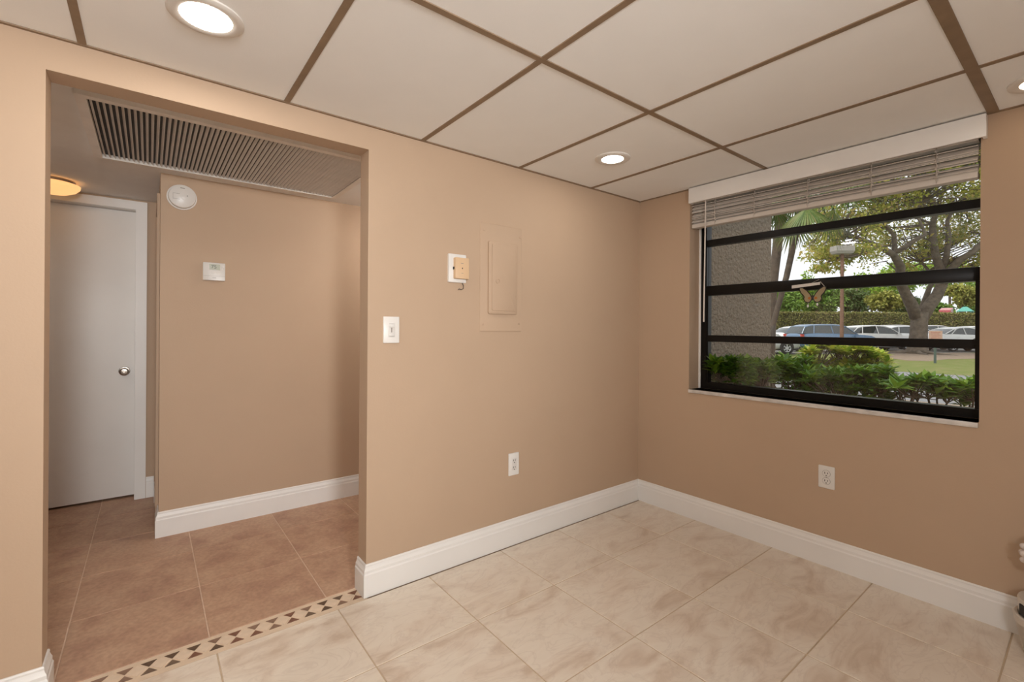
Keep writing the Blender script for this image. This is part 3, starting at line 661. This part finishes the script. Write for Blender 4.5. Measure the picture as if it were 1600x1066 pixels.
M_STEM = plain('brown_stem', (0.085, 0.06, 0.04), 0.8, var=0.25, scale=30)
def bush(name, label, base_pts, tips, leaf_len, mat, per=9, nmain=16, rstem=0.010):
    root = tag(empty(name, base_pts[0]), label, 'bush', 'bushes outside the window')
    o = Vector(base_pts[0]); tips = [Vector(t) for t in tips]
    m = MB(); nodes = []; zmid = sum(t.z for t in tips)/len(tips)
    for t in random.sample(tips, min(nmain, len(tips))):
        b = Vector(min(base_pts, key=lambda p: (Vector(p)-t).xy.length + random.random()*0.25))
        P = [b, b.lerp(t, 0.35)+Vector((random.uniform(-.05, .05), random.uniform(-.05, .05), -0.02)), b.lerp(t, 0.7)+Vector((random.uniform(-.05, .05), random.uniform(-.05, .05), 0.02)), t]
        m.tube([p-o for p in P], [rstem*1.5, rstem*1.2, rstem*0.9, rstem*0.45], 5, cap=False); nodes += [P[2], P[2].lerp(t, 0.5), P[1].lerp(P[2], 0.5)]
    for t in tips:
        q = min(nodes, key=lambda v: (v-t).length + (0.5 if v.z > t.z else 0))
        m.tube([q-o, q.lerp(t, 0.5)-o+Vector((0, 0, -0.02)), t-o], [rstem*0.55, rstem*0.45, rstem*0.3], 4, cap=False)
    m.build('stems', M_STEM, root, smooth='all')['kind'] = 'stuff'
    C = []; T = []; N = []
    for t in tips:
        for whorl, (kk, el) in enumerate(((per, 0.25), (per//2, 0.9))):
            a0 = random.random()*6.28
            for k in range(kk):
                a = a0+k*2*math.pi/kk+random.uniform(-.25, .25); e = el+random.uniform(-.25, .3)
                d = np.array([math.cos(a)*math.cos(e), math.sin(a)*math.cos(e), math.sin(e)])
                C.append(np.array(t-o)+d*0.01-[0, 0, 0.015*whorl]); T.append(d); N.append([-math.cos(a)*math.sin(e), -math.sin(a)*math.sin(e), math.cos(e)])
    C, T, N = np.array(C), np.array(T), np.array(N); L = leaf_len*(0.75+0.5*rng.random(len(C)))
    fo = mesh_obj('foliage', leaf_mesh('foliage', C, T, N, L, L*0.48, mat), None, root); fo['kind'] = 'stuff'
    return root
def gpt(p): return (p.x, p.y, GZ)
random.seed(21)
# right, leggy bushes with visible stems
def tips_px(n, px0, px1, top, thick, D0, D1):
    out = []
    for _ in range(n):
        px = random.uniform(px0, px1); t = top(px) if callable(top) else top
        out.append(PD(px, t+abs(random.gauss(0, 1))*thick*0.5+random.uniform(0, 0.35)*thick, random.uniform(D0, D1)))
    return out
def top_r(px): return 592+0.09*(px-1400)+6*math.sin(px/13.0)
bush('leggy_shrub', 'leggy green shrub with bare forked stems under the right end of the window', [gpt(PD(p, 560, 4.0)) for p in (1418, 1445, 1475, 1505)], tips_px(100, 1394, 1545, top_r, 15, 3.7, 4.4), 0.115, BUSH_G, 8)
# centre bush, yellow tops
def top_c(px): return 551-9*math.exp(-((px-1300)/45)**2)+4*math.sin(px/9.0)+(22 if px > 1378 else 0)
bush('yellow_tipped_shrub', 'tall yellow-green shrub in the middle of the window', [gpt(PD(p, 560, 5.0)) for p in (1260, 1300, 1345, 1370)], tips_px(130, 1262, 1384, top_c, 7, 4.75, 5.5)+tips_px(90, 1256, 1386, 562, 22, 4.8, 5.4), 0.10, BUSH_Y, 9)
bush('dense_green_shrub', 'dense dark green shrub below the yellow-green one', [gpt(PD(p, 560, 4.4)) for p in (1275, 1310, 1350)], tips_px(300, 1258, 1392, 574, 46, 4.1, 4.6), 0.09, BUSH_G, 8)
bush('sparse_shrub', 'open green shrub with light showing through beside the stucco wall', [gpt(PD(p, 560, 4.6)) for p in (1215, 1240)], tips_px(100, 1203, 1262, lambda px: 561-6*math.sin(px/8.), 34, 4.3, 4.9), 0.095, BUSH_G, 8)
bush('wall_shrub', 'low dark green shrub growing against the stucco wall', [gpt(PD(p, 560, 3.3)) for p in (1130, 1165, 1190)], tips_px(130, 1114, 1168, lambda px: 560, 36, 2.95, 3.35)+tips_px(110, 1160, 1206, lambda px: 563, 32, 3.3, 3.7), 0.07, BUSH_G, 9)

# ------------------------------------------------------------------ palms
M_PALMT = plain('palm_trunk', (0.065, 0.05, 0.037), 0.95, var=0.3, scale=14, bump=0.6, bscale=25)
PALM = leaf_mat('palm_leaf', [(0.06, 0.11, 0.02), (0.10, 0.17, 0.03), (0.15, 0.21, 0.05), (0.19, 0.16, 0.05)], 0.4, 0.25)
def palm(label, pts, radii, nf, fl_len, seed):
    random.seed(seed)
    base = pts[0]; root = tag(empty('fan_palm', base), label, 'palm tree', 'palms beside the stucco wall')
    MB().tube([p-base for p in pts], radii, 10).build('trunk', M_PALMT, root, smooth='all')
    top = pts[-1]-base
    C = []; T = []; N = []; L = []; pet = MB()
    for k in range(nf):
        a = k*2.4+random.random()*0.6; e = random.uniform(-1.0, 0.9)
        d = Vector((math.cos(a)*math.cos(e), math.sin(a)*math.cos(e), math.sin(e)))
        hub = top + d*fl_len*0.75 + Vector((0, 0, -0.12*fl_len))
        pet.tube([top, top.lerp(hub, 0.5)+Vector((0, 0, 0.05)), hub], [0.02, 0.014, 0.01], 5)
        side = d.cross(Vector((0, 0, 1))).normalized(); up = side.cross(d)
        for j in range(26):
            b = (j/25-0.5)*4.0
            v = (d*math.cos(b)+side*math.sin(b)*0.95+Vector((0, 0, -0.30-0.25*abs(b)))).normalized()
            C.append(hub[:]); T.append(v[:]); N.append(up[:]); L.append(fl_len*(0.85-0.10*abs(b)+random.uniform(-.06, .06)))
    pet.build('leaf_stalks', PALM, root, smooth='all')
    L = np.array(L); mesh_obj('fronds', leaf_mesh('fronds', np.array(C), np.array(T), np.array(N), L, L*0.04, PALM), None, root)['kind'] = 'stuff'
palm('thick dark palm trunk rising right beside the stucco wall', [Vector(gpt(PD(1196, 560, 9.5))), PD(1206, 460, 9.5), PD(1210, 425, 9.5), PD(1219, 345, 9.5), PD(1226, 300, 9.5), PD(1232, 262, 9.5)], [0.16, 0.09, 0.085, 0.095, 0.11, 0.12], 18, 0.85, 31)
palm('slender leaning palm trunk crossing the view beside the stucco wall', [Vector(gpt(PD(1186, 640, 7.6))), PD(1200, 562, 7.6), PD(1204, 521, 7.6), PD(1222, 457, 7.6), PD(1229, 432, 7.6), PD(1251, 331, 7.6), PD(1262, 285, 7.6)], [0.06, 0.042, 0.04, 0.042, 0.045, 0.05, 0.055], 18, 0.75, 33)
palm('fan palm whose drooping leaves show under the blind', [Vector(gpt(PD(1293, 560, 11.0))), PD(1294, 420, 11.0), PD(1294, 300, 11.0)], [0.001, 0.001, 0.001], 0, 0.6, 35) if False else None

# ------------------------------------------------------------------ big spreading tree
M_BARK = plain('grey_bark', (0.125, 0.10, 0.076), 0.95, var=0.32, scale=5, bump=0.8, bscale=9)
TREE = leaf_mat('tree_leaf', [(0.17, 0.23, 0.035), (0.30, 0.34, 0.05), (0.42, 0.42, 0.075), (0.50, 0.46, 0.10), (0.55, 0.38, 0.14)], 0.5, 0.5)
TD = 28.0
base = Vector(gpt(PD(1434, 540, TD)))
tr = tag(empty('spreading_tree', base), 'large tree with a forked grey trunk and yellow-green canopy beyond the grass', 'tree')
SK = []
def limb(pix, radii, name='branch', n=8):
    pts = [PD(a, b, TD+c) for a, b, c in pix]; SK.extend(pts[1:])
    for a, b in zip(pts, pts[1:]): SK.append(a.lerp(b, 0.5))
    return MB().tube([p-base for p in pts], radii, n).build(name, M_BARK, tr, smooth='all')
limb([(1432, 556, 0), (1434, 545, 0), (1435, 525, 0), (1436, 505, 0), (1438, 488, 0)], [0.75, 0.50, 0.43, 0.41, 0.40], 'trunk', 12)
limb([(1432, 496, 0), (1424, 476, 0), (1413, 455, -0.3), (1406, 440, -0.5), (1407, 416, -0.8), (1396, 398, -1), (1375, 386, -1.2), (1352, 376, -1.5), (1325, 366, -2), (1290, 362, -2.5)], [0.34, 0.32, 0.27, 0.25, 0.23, 0.19, 0.15, 0.11, 0.08, 0.04])
limb([(1441, 496, 0), (1452, 478, 0.2), (1464, 462, 0.3), (1471, 446, 0.4), (1470, 424, 0.4), (1462, 400, 0.3), (1458, 378, 0.2), (1457, 350, 0), (1466, 320, 0), (1480, 280, 0)], [0.36, 0.34, 0.32, 0.30, 0.24, 0.20, 0.20, 0.16, 0.12, 0.08])
limb([(1438, 490, 0.6), (1446, 468, 1.2), (1452, 450, 1.6), (1462, 436, 2.0), (1440, 410, 2.5)], [0.2, 0.17, 0.14, 0.12, 0.08])
limb([(1471, 446, 0.4), (1482, 425, 0), (1500, 406, -0.5), (1520, 394, -0.8), (1545, 370, -1)], [0.26, 0.22, 0.19, 0.16, 0.12])
limb([(1397, 398, -1), (1398, 384, -1), (1397, 368, -1.2), (1384, 352, -1.4), (1370, 335, -1.5), (1372, 315, -1.6)], [0.16, 0.13, 0.11, 0.09, 0.07, 0.05])
limb([(1395, 396, -1), (1412, 388, -1.3), (1428, 376, -1.6), (1446, 367, -1.8), (1440, 352, -2), (1432, 335, -2)], [0.15, 0.13, 0.12, 0.10, 0.08, 0.05])
limb([(1470, 424, 0.4), (1479, 400, 0.3), (1482, 372, 0), (1480, 345, 0), (1495, 318, 0)], [0.2, 0.16, 0.14, 0.10, 0.06])
limb([(1375, 386, -1.2), (1362, 392, -1.5), (1340, 398, -2), (1318, 404, -2.4)], [0.08, 0.06, 0.045, 0.03])
limb([(1378, 330, -1.5), (1390, 324, -1.5), (1412, 322, -1.5), (1440, 316, -1.5)], [0.07, 0.06, 0.05, 0.04])
random.seed(17)
cl = []; rad = []
def clump(px, py, d, r): cl.append(PD(px, py, TD+d)); rad.append((r, r, r*0.6))
for _ in range(640):                                       # dense crown, right and above
    px = random.uniform(1360, 1640); py = random.uniform(150, 432)
    if py > 395 and random.random() < 0.65: continue
    clump(px, py, random.uniform(-3.5, 3.5) if py < 330 else random.uniform(-0.3, 5.0), random.uniform(0.55, 0.95))
for _ in range(190):                                       # thinner crown towards the left
    px = random.uniform(1255, 1375); py = random.uniform(170, 400)
    clump(px, py, random.uniform(-4, 2), random.uniform(0.4, 0.75))
for _ in range(30): clump(random.uniform(1268, 1345), random.uniform(370, 424), random.uniform(-3, 1), random.uniform(0.28, 0.5))
tw = MB()
for c in cl:
    s = min(SK, key=lambda q: (q-c).length)
    m_ = s.lerp(c, 0.5)+Vector((random.uniform(-.4, .4), random.uniform(-.4, .4), random.uniform(-.2, .5)))
    tw.tube([s-base, m_-base, c-base], [0.05, 0.035, 0.015], 5, cap=False)
tw.build('twigs', M_BARK, tr, smooth='all')['kind'] = 'stuff'
C, T, N, L, W = cloud_leaves([np.array(c-base) for c in cl], rad, 62, 0.19)
mesh_obj('canopy', leaf_mesh('canopy', C, T, N, L, W, TREE), None, tr)['kind'] = 'stuff'
rt_ = MB()                                                 # surface roots
for k in range(11):
    a = random.uniform(0, 6.28); p = Vector((0, 0, 0.12)); pts = [p]
    for j in range(4): p = p+Vector((math.cos(a)*0.6, math.sin(a)*0.6, -0.035)); a += random.uniform(-.4, .4); pts.append(p.copy())
    rt_.tube(pts, [0.22, 0.14, 0.09, 0.06, 0.03], 6)
rt_.build('surface_roots', M_BARK, tr, smooth='all')

# ------------------------------------------------------------------ trees and hedge behind the car park
FAR = [leaf_mat('far_leaf_%d' % i, c, 0.6, 0.25) for i, c in enumerate([
    [(0.09, 0.17, 0.03), (0.15, 0.26, 0.04), (0.22, 0.35, 0.06)],
    [(0.16, 0.27, 0.03), (0.25, 0.38, 0.04), (0.34, 0.48, 0.06)],
    [(0.20, 0.22, 0.05), (0.30, 0.31, 0.06), (0.38, 0.36, 0.09)],
    [(0.06, 0.10, 0.03), (0.10, 0.15, 0.04), (0.14, 0.20, 0.06)]])]
def far_tree(px, py_top, py_low, wpx, D, mat, label, seed):
    random.seed(seed)
    b = Vector(gpt(PD(px, 514, D))); root = tag(empty('background_tree', b), label, 'tree', 'trees beyond the hedge')
    top = PD(px, py_top, D).z-GZ; low = PD(px, py_low, D).z-GZ; rw = wpx*D/F/2
    MB().tube([(0, 0, 0), (0.1, 0, low*0.6), (0.0, 0.1, (low+top)/2), (0.1, 0, top-0.4)], [0.28, 0.2, 0.14, 0.05], 7).build('trunk', M_BARK, root, smooth='all')
    cs, rs = [], []
    for _ in range(64):
        v = Vector(unit(np.array([random.gauss(0, 1) for _ in range(3)]))); f = random.random()**0.4
        cs.append(np.array([v.x*rw*f*0.85, v.y*rw*f*0.85, (low+top)/2+v.z*f*(top-low)/2*0.9])); r = random.uniform(0.18, 0.32)*max(rw, (top-low)/2)
        rs.append((r, r, r*0.7))
    C, T, N, L, W = cloud_leaves(cs, rs, 60, 0.42)
    mesh_obj('crown', leaf_mesh('crown', C, T, N, L, W, mat), None, root)['kind'] = 'stuff'
ft = [(1222, 452, 492, 46, 58, 0, 'green tree beyond the hedge next to the stucco wall'),
      (1258, 427, 490, 60, 62, 1, 'bright green tree beyond the hedge left of the butterfly'),
      (1290, 448, 492, 46, 57, 0, 'green tree beyond the hedge just left of the lamp post'),
      (1338, 446, 488, 44, 64, 3, 'dark tree beyond the hedge just right of the lamp post'),
      (1362, 424, 476, 62, 78, 1, 'tall bright green tree beyond the hedge behind the left limb'),
      (1384, 458, 480, 44, 55, 2, 'small olive umbrella-shaped tree beyond the hedge'),
      (1415, 462, 492, 40, 60, 3, 'dark low tree beyond the hedge behind the forked trunk'),
      (1465, 470, 496, 34, 66, 0, 'low green tree beyond the hedge right of the forked trunk'),
      (1503, 443, 474, 36, 56, 2, 'round olive treetop beyond the hedge near the right window edge'),
      (1540, 425, 492, 60, 60, 0, 'green tree beyond the hedge at the right window edge'),
      (1420, 408, 452, 70, 70, 1, 'far bright green crown between the big tree limbs'),
      (1484, 405, 450, 70, 80, 1, 'far bright green crown right of the big tree limbs')]
for i, (px, a, b_, wp, D, mi, lab) in enumerate(ft): far_tree(px, a, b_+4, wp*1.25, D, FAR[mi], lab, 50+i)
hA, hB = PD(1120, 514, 49), PD(1600, 514, 49); hz = PD(1370, 489, 49).z
hd = (hB-hA); hl = hd.length; hang = math.atan2(hd.y, hd.x)
hr = tag(empty('clipped_hedge', (hA.x, hA.y, GZ), hang), 'long clipped hedge running behind the parked cars', 'hedge')
MB().box(0, hl, 0.12, 1.5, 0, hz-GZ-0.06).build('hedge_core', plain('hedge_core_brown', (0.10, 0.095, 0.045), 1.0, var=0.4, scale=1.5), hr)
n = 24000; hh = hz-GZ
C = np.stack([rng.random(n)*hl, rng.normal(0.06, 0.07, n), rng.random(n)*hh], 1)
k = n//3; C[:k, 1] = rng.random(k)*1.5; C[:k, 2] = hh-0.05+rng.normal(0, 0.05, k)
T = unit(rng.normal(size=(n, 3))+[0, -0.6, 0.2]); N = unit(rng.normal(size=(n, 3))+[0, -0.8, 0.6]); L = 0.17*(0.7+0.6*rng.random(n))
mesh_obj('hedge_leaves', leaf_mesh('hedge_leaves', C, T, N, L, L*0.6, leaf_mat('hedge_leaf', [(0.14, 0.16, 0.045), (0.20, 0.21, 0.06), (0.26, 0.25, 0.075), (0.22, 0.17, 0.08)], 0.7, 0.15)), None, hr)['kind'] = 'stuff'

# ------------------------------------------------------------------ parking lamp and sign
pb = Vector(gpt(PD(1315, 560, 24)))
lp = tag(empty('parking_lamp', pb), 'brown lamp post with a flat grey light box in the car park', 'lamp post')
zt = PD(1316, 397, 24).z-GZ
MB().tube([(0, 0, 0), (0, 0, zt)], [0.095, 0.08], 8).build('post', plain('brown_post', (0.16, 0.085, 0.055), 0.8, var=0.15), lp, smooth=True)
MB().loft([[(-0.40, -0.22, zt), (0.40, -0.22, zt), (0.40, 0.22, zt), (-0.40, 0.22, zt)], [(-0.47, -0.27, zt+0.14), (0.47, -0.27, zt+0.14), (0.47, 0.27, zt+0.14), (-0.47, 0.27, zt+0.14)], [(-0.46, -0.26, zt+0.40), (0.46, -0.26, zt+0.40), (0.46, 0.26, zt+0.40), (-0.46, 0.26, zt+0.40)]]).build('lamp_head', plain('grey_lamp_head', (0.30, 0.28, 0.25), 0.6), lp, rot=(0, 0, YAW-R(90)))
sb_ = Vector(gpt(PD(1461, 566, 19.6)))
sg = tag(empty('notice_sign', sb_, YAW-R(90)-R(15)), 'small faded pink notice sign on a green post at the grass edge', 'sign')
zs0, zs1 = PD(1461, 531, 19.6).z-GZ, PD(1461, 517, 19.6).z-GZ
MB().box(-0.04, 0.04, -0.02, 0.02, 0, zs1-0.02).build('post', plain('green_post', (0.07, 0.10, 0.085), 0.7), sg)
MB().box(-0.24, 0.24, -0.026, -0.020, zs0, zs1).build('sign_plate', plain('faded_pink', (0.46, 0.30, 0.23), 0.7, var=0.12), sg)
for i in range(5): MB().box(-0.17, 0.17-0.05*(i % 2), -0.028, -0.0255, zs1-0.08-i*0.06, zs1-0.06-i*0.06).build('text_line', plain('faded_red_print', (0.38, 0.14, 0.10), 0.7), sg)
# play equipment beyond the hedge
pe = tag(empty('play_tower', gpt(PD(1508, 514, 53))), 'teal play tower roof showing above the hedge', 'play structure')
zq = PD(1508, 487, 53).z-GZ
for s in (-1, 1):
    for u in (-1, 1): MB().tube([(s*0.55, u*0.55, 0), (s*0.55, u*0.55, zq)], 0.07, 6).build('post', plain('teal_paint', (0.08, 0.30, 0.25), 0.5), pe)
MB().loft([[(-0.7, -0.7, zq), (0.7, -0.7, zq), (0.7, 0.7, zq), (-0.7, 0.7, zq)], [(-0.15, -0.15, zq+0.55), (0.15, -0.15, zq+0.55), (0.15, 0.15, zq+0.55), (-0.15, 0.15, zq+0.55)]]).build('roof', plain('teal_roof', (0.09, 0.34, 0.28), 0.5), pe)
rp = tag(empty('red_awning', gpt(PD(1478, 514, 53))), 'red and white striped awning showing above the hedge', 'awning')
zr = PD(1478, 489, 53).z-GZ
for i in range(8): MB().box(-0.72+0.18*i, -0.54+0.18*i, -0.5, 0.5, zr, zr+0.30+0.04*i).build('stripe', plain('awning_%d' % i, (0.45, 0.08, 0.10) if i % 2 == 0 else (0.7, 0.65, 0.62), 0.6), rp)
for s in (-0.65, 0.65): MB().tube([(s, 0, 0), (s, 0, zr)], 0.06, 6).build('post', plain('awning_post', (0.4, 0.4, 0.4), 0.5), rp)

# ------------------------------------------------------------------ parked cars
LZ = GZ+0.05                            # car park surface
M_CGLASS = plain('car_glass', (0.035, 0.045, 0.045), 0.06, spec=0.8)
M_TYRE = plain('tyre_rubber', (0.015, 0.015, 0.015), 0.8)
M_HUB = plain('alloy_wheel', (0.45, 0.45, 0.46), 0.35, metal=0.6)
M_RED = plain('tail_lamp_red', (0.42, 0.05, 0.03), 0.2); M_HEAD = plain('head_lamp', (0.65, 0.63, 0.58), 0.15)
PROF = {
 'suv': dict(h=1.70, belt=[(-.5, 1.0), (-.485, 1.15), (-.3, 1.17), (.12, 1.13), (.20, 1.11), (.40, 1.03), (.475, .92), (.5, .74)], roof=[(-.485, 1.12), (-.435, 1.55), (-.36, 1.66), (-.15, 1.70), (.02, 1.67), (.10, 1.58), (.235, 1.09)], wb=(-.295, .315)),
 'sedan': dict(h=1.46, belt=[(-.5, .84), (-.485, 1.03), (-.36, 1.06), (-.2, 1.04), (.12, 1.0), (.22, .98), (.40, .88), (.48, .74), (.5, .60)], roof=[(-.385, 1.05), (-.25, 1.33), (-.14, 1.44), (-.02, 1.46), (.06, 1.42), (.13, 1.31), (.265, .97)], wb=(-.29, .31)),
 'hatch': dict(h=1.58, belt=[(-.5, .92), (-.485, 1.09), (-.3, 1.10), (.12, 1.06), (.22, 1.04), (.40, .94), (.48, .78), (.5, .64)], roof=[(-.47, 1.08), (-.40, 1.40), (-.30, 1.52), (-.12, 1.58), (.02, 1.55), (.10, 1.44), (.25, 1.03)], wb=(-.30, .315))}
def interp(tab, x):
    xs, ys = zip(*tab); return float(np.interp(x, xs, ys))
def car(px, D, typ, col, label, L=4.6, wdt=1.82, flip=False, dang=0.0, hs=1.0, decal=False):
    b = PD(px, 514, D); root = tag(empty('parked_car', (b.x, b.y, LZ), math.atan2(RT.y, RT.x)+dang+(math.pi if flip else 0)), label, 'car', 'parked cars')
    P = PROF[typ]; hw = wdt/2
    paint = plain('car_paint', col, 0.25, metal=0.0, var=0.02, spec=0.6)
    xs = [-.5, -.492, -.47, -.42, -.3, -.15, 0, .12, .2, .3, .4, .45, .48, .495, .5]
    rings = []
    for x in xs:
        e = 1-max(0, (abs(x)-0.36)/0.14)**2.2*0.26; w_ = hw*e; zb = interp(P['belt'], x)*hs; zlo = 0.24+max(0, (abs(x)-0.42)/0.08)*0.10
        rings.append([(x*L, s*w_*f, z) for s, f, z in ((-1, .86, zlo), (-1, .985, zlo+.12), (-1, 1.0, zlo+.32), (-1, .985, zb-.10), (-1, .90, zb-.015), (-1, .5, zb+.015),
                       (1, .5, zb+.015), (1, .90, zb-.015), (1, .985, zb-.10), (1, 1.0, zlo+.32), (1, .985, zlo+.12), (1, .86, zlo))])
    MB().loft(rings).build('body', paint, root, smooth=50)
    rx = [p[0] for p in P['roof']]; zbelt = [interp(P['belt'], x)*hs for x in rx]
    gr_, rr = [], []
    N_ = 14
    for i in range(N_+1):
        x = rx[0]+(rx[-1]-rx[0])*i/N_; z = interp(P['roof'], x)*hs; zb = interp(P['belt'], x)*hs-0.03
        f = min(1, (z-zb)/(P['h']*hs-zb)); wt = hw*(0.90-0.17*f); z = max(z, zb+0.02)
        gr_.append([(x*L, -hw*.90, zb), (x*L, -wt, z-.03), (x*L, -wt*.85, z), (x*L, wt*.85, z), (x*L, wt, z-.03), (x*L, hw*.90, zb)])
        rr.append((x, z, wt))
    MB().loft(gr_).build('windows', M_CGLASS, root, smooth=40)
    rf = [[(x*L, -wt-.012, z-.075), (x*L, -wt-.006, z-.02), (x*L, -wt*.86, z+.014), (x*L, wt*.86, z+.014), (x*L, wt+.006, z-.02), (x*L, wt+.012, z-.075)] for x, z, wt in rr if z > P['h']*hs*0.89]
    MB().loft(rf).build('roof', paint, root, smooth=50)
    for s in (-1, 1):
        for xa, xb_ in ((rr[0][0]+.004, rf[0][0][0]/L), (rr[-1][0]-.004, rf[-1][0][0]/L), (-.085, -.10), (rr[3][0], rr[3][0]+0.02) if typ != 'sedan' else (rr[2][0], rr[4][0])):
            zt_ = interp(P['roof'], xb_)*hs-.03; fz = interp(P['belt'], xa)*hs-.03
            f = (zt_-fz)/(P['h']*hs-fz)
            MB().tube([(xa*L, s*hw*.905, fz), (xb_*L, s*(hw*(0.90-0.17*f)+.002), zt_)], 0.030, 5).build('pillar', paint, root)
        MB().box(-.487*L, -.455*L, s*hw*.62 if s > 0 else -hw*.92, s*hw*.92 if s > 0 else -hw*.62, (interp(P['belt'], -.47)-.24)*hs, (interp(P['belt'], -.47)-.07)*hs).build('tail_lamp', M_RED, root)
        MB().box(.44*L, .478*L, s*hw*.60 if s > 0 else -hw*.88, s*hw*.88 if s > 0 else -hw*.60, .60*hs, .73*hs).build('head_lamp', M_HEAD, root)
        MB().box(.17*L, .195*L, s*(hw+.01) if s > 0 else -hw-.15, s*(hw+.15) if s > 0 else -hw-.01, .98*hs, 1.10*hs).build('mirror', paint, root)
        for xd in (-.02, -.215): MB().box(xd*L-.09, xd*L+.09, s*hw*.985-.02, s*hw*.985+.02, .84*hs, .87*hs).build('door_handle', paint, root)
    for wx in P['wb']:
        for s in (-1, 1):
            MB().lathe([(0.0001, 0), (0.39, 0), (0.39, s*0.012), (0.0001, s*0.012)], 24, 'y', cap=False).build('wheel_arch', M_DARK, root, (wx*L, s*(hw-.002), 0.36))
            t_ = MB().lathe([(0.0001, -s*.1), (0.31, -s*.1), (0.33, -s*.06), (0.33, s*.02), (0.30, s*.035), (0.215, s*.035), (0.21, s*.02), (0.0001, s*.02)], 24, 'y', cap=False).build('tyre', M_TYRE, root, (wx*L, s*hw, 0.33), smooth=40)
            h_ = MB()
            for q in range(6):
                h_.box(-.028, .028, s*.018, s*.032, 0.03, 0.205, Matrix.Rotation(q*math.pi/3, 4, 'Y'))
            h_.lathe([(0.0001, s*.035), (0.05, s*.033), (0.055, s*.018)], 12, 'y', cap=False)
            h_.lathe([(0.195, s*.020), (0.215, s*.036), (0.222, s*.030)], 24, 'y', cap=False)
            h_.build('wheel_rim', M_HUB, t_)
    MB().box(-.497*L, .49*L, -hw*.9, hw*.9, .20, .27).build('underbody', M_DARK, root)
    if decal: MB().lathe([(0.0001, 0), (0.15, 0), (0.15, -0.006), (0.0001, -0.006)], 18, 'y', cap=False).build('round_decal', M_DARK, root, (.02*L, -hw+.002, .72))
WHITE = (0.72, 0.72, 0.71)
car(1176, 26.5, 'sedan', (0.42, 0.42, 0.43), 'silver sedan nearest the palm trunk, only its front wheel showing')
car(1262, 35.0, 'hatch', (0.66, 0.67, 0.68), 'white hatchback mostly hidden behind the blue car', hs=1.04)
car(1298, 28.6, 'suv', (0.10, 0.17, 0.27), 'blue sport utility car behind the lamp post', L=4.75)
car(1367, 31.2, 'hatch', WHITE, 'white car parked just right of the blue one', hs=1.07)
car(1408, 37.5, 'suv', (0.34, 0.33, 0.31), 'grey car behind the white ones left of the tree trunk', hs=1.06)
car(1424, 34.0, 'suv', (0.70, 0.71, 0.73), 'white sport utility car directly behind the tree trunk', L=4.8)
car(1462, 40.5, 'suv', (0.45, 0.42, 0.40), 'grey car farthest back right of the tree trunk', hs=1.08)
car(1500, 31.0, 'sedan', WHITE, 'white sedan with a black round mark right of the sign', hs=1.10, decal=True)
car(1528, 38.0, 'hatch', (0.6, 0.6, 0.6), 'pale car in the back row at the right window edge', hs=1.1)
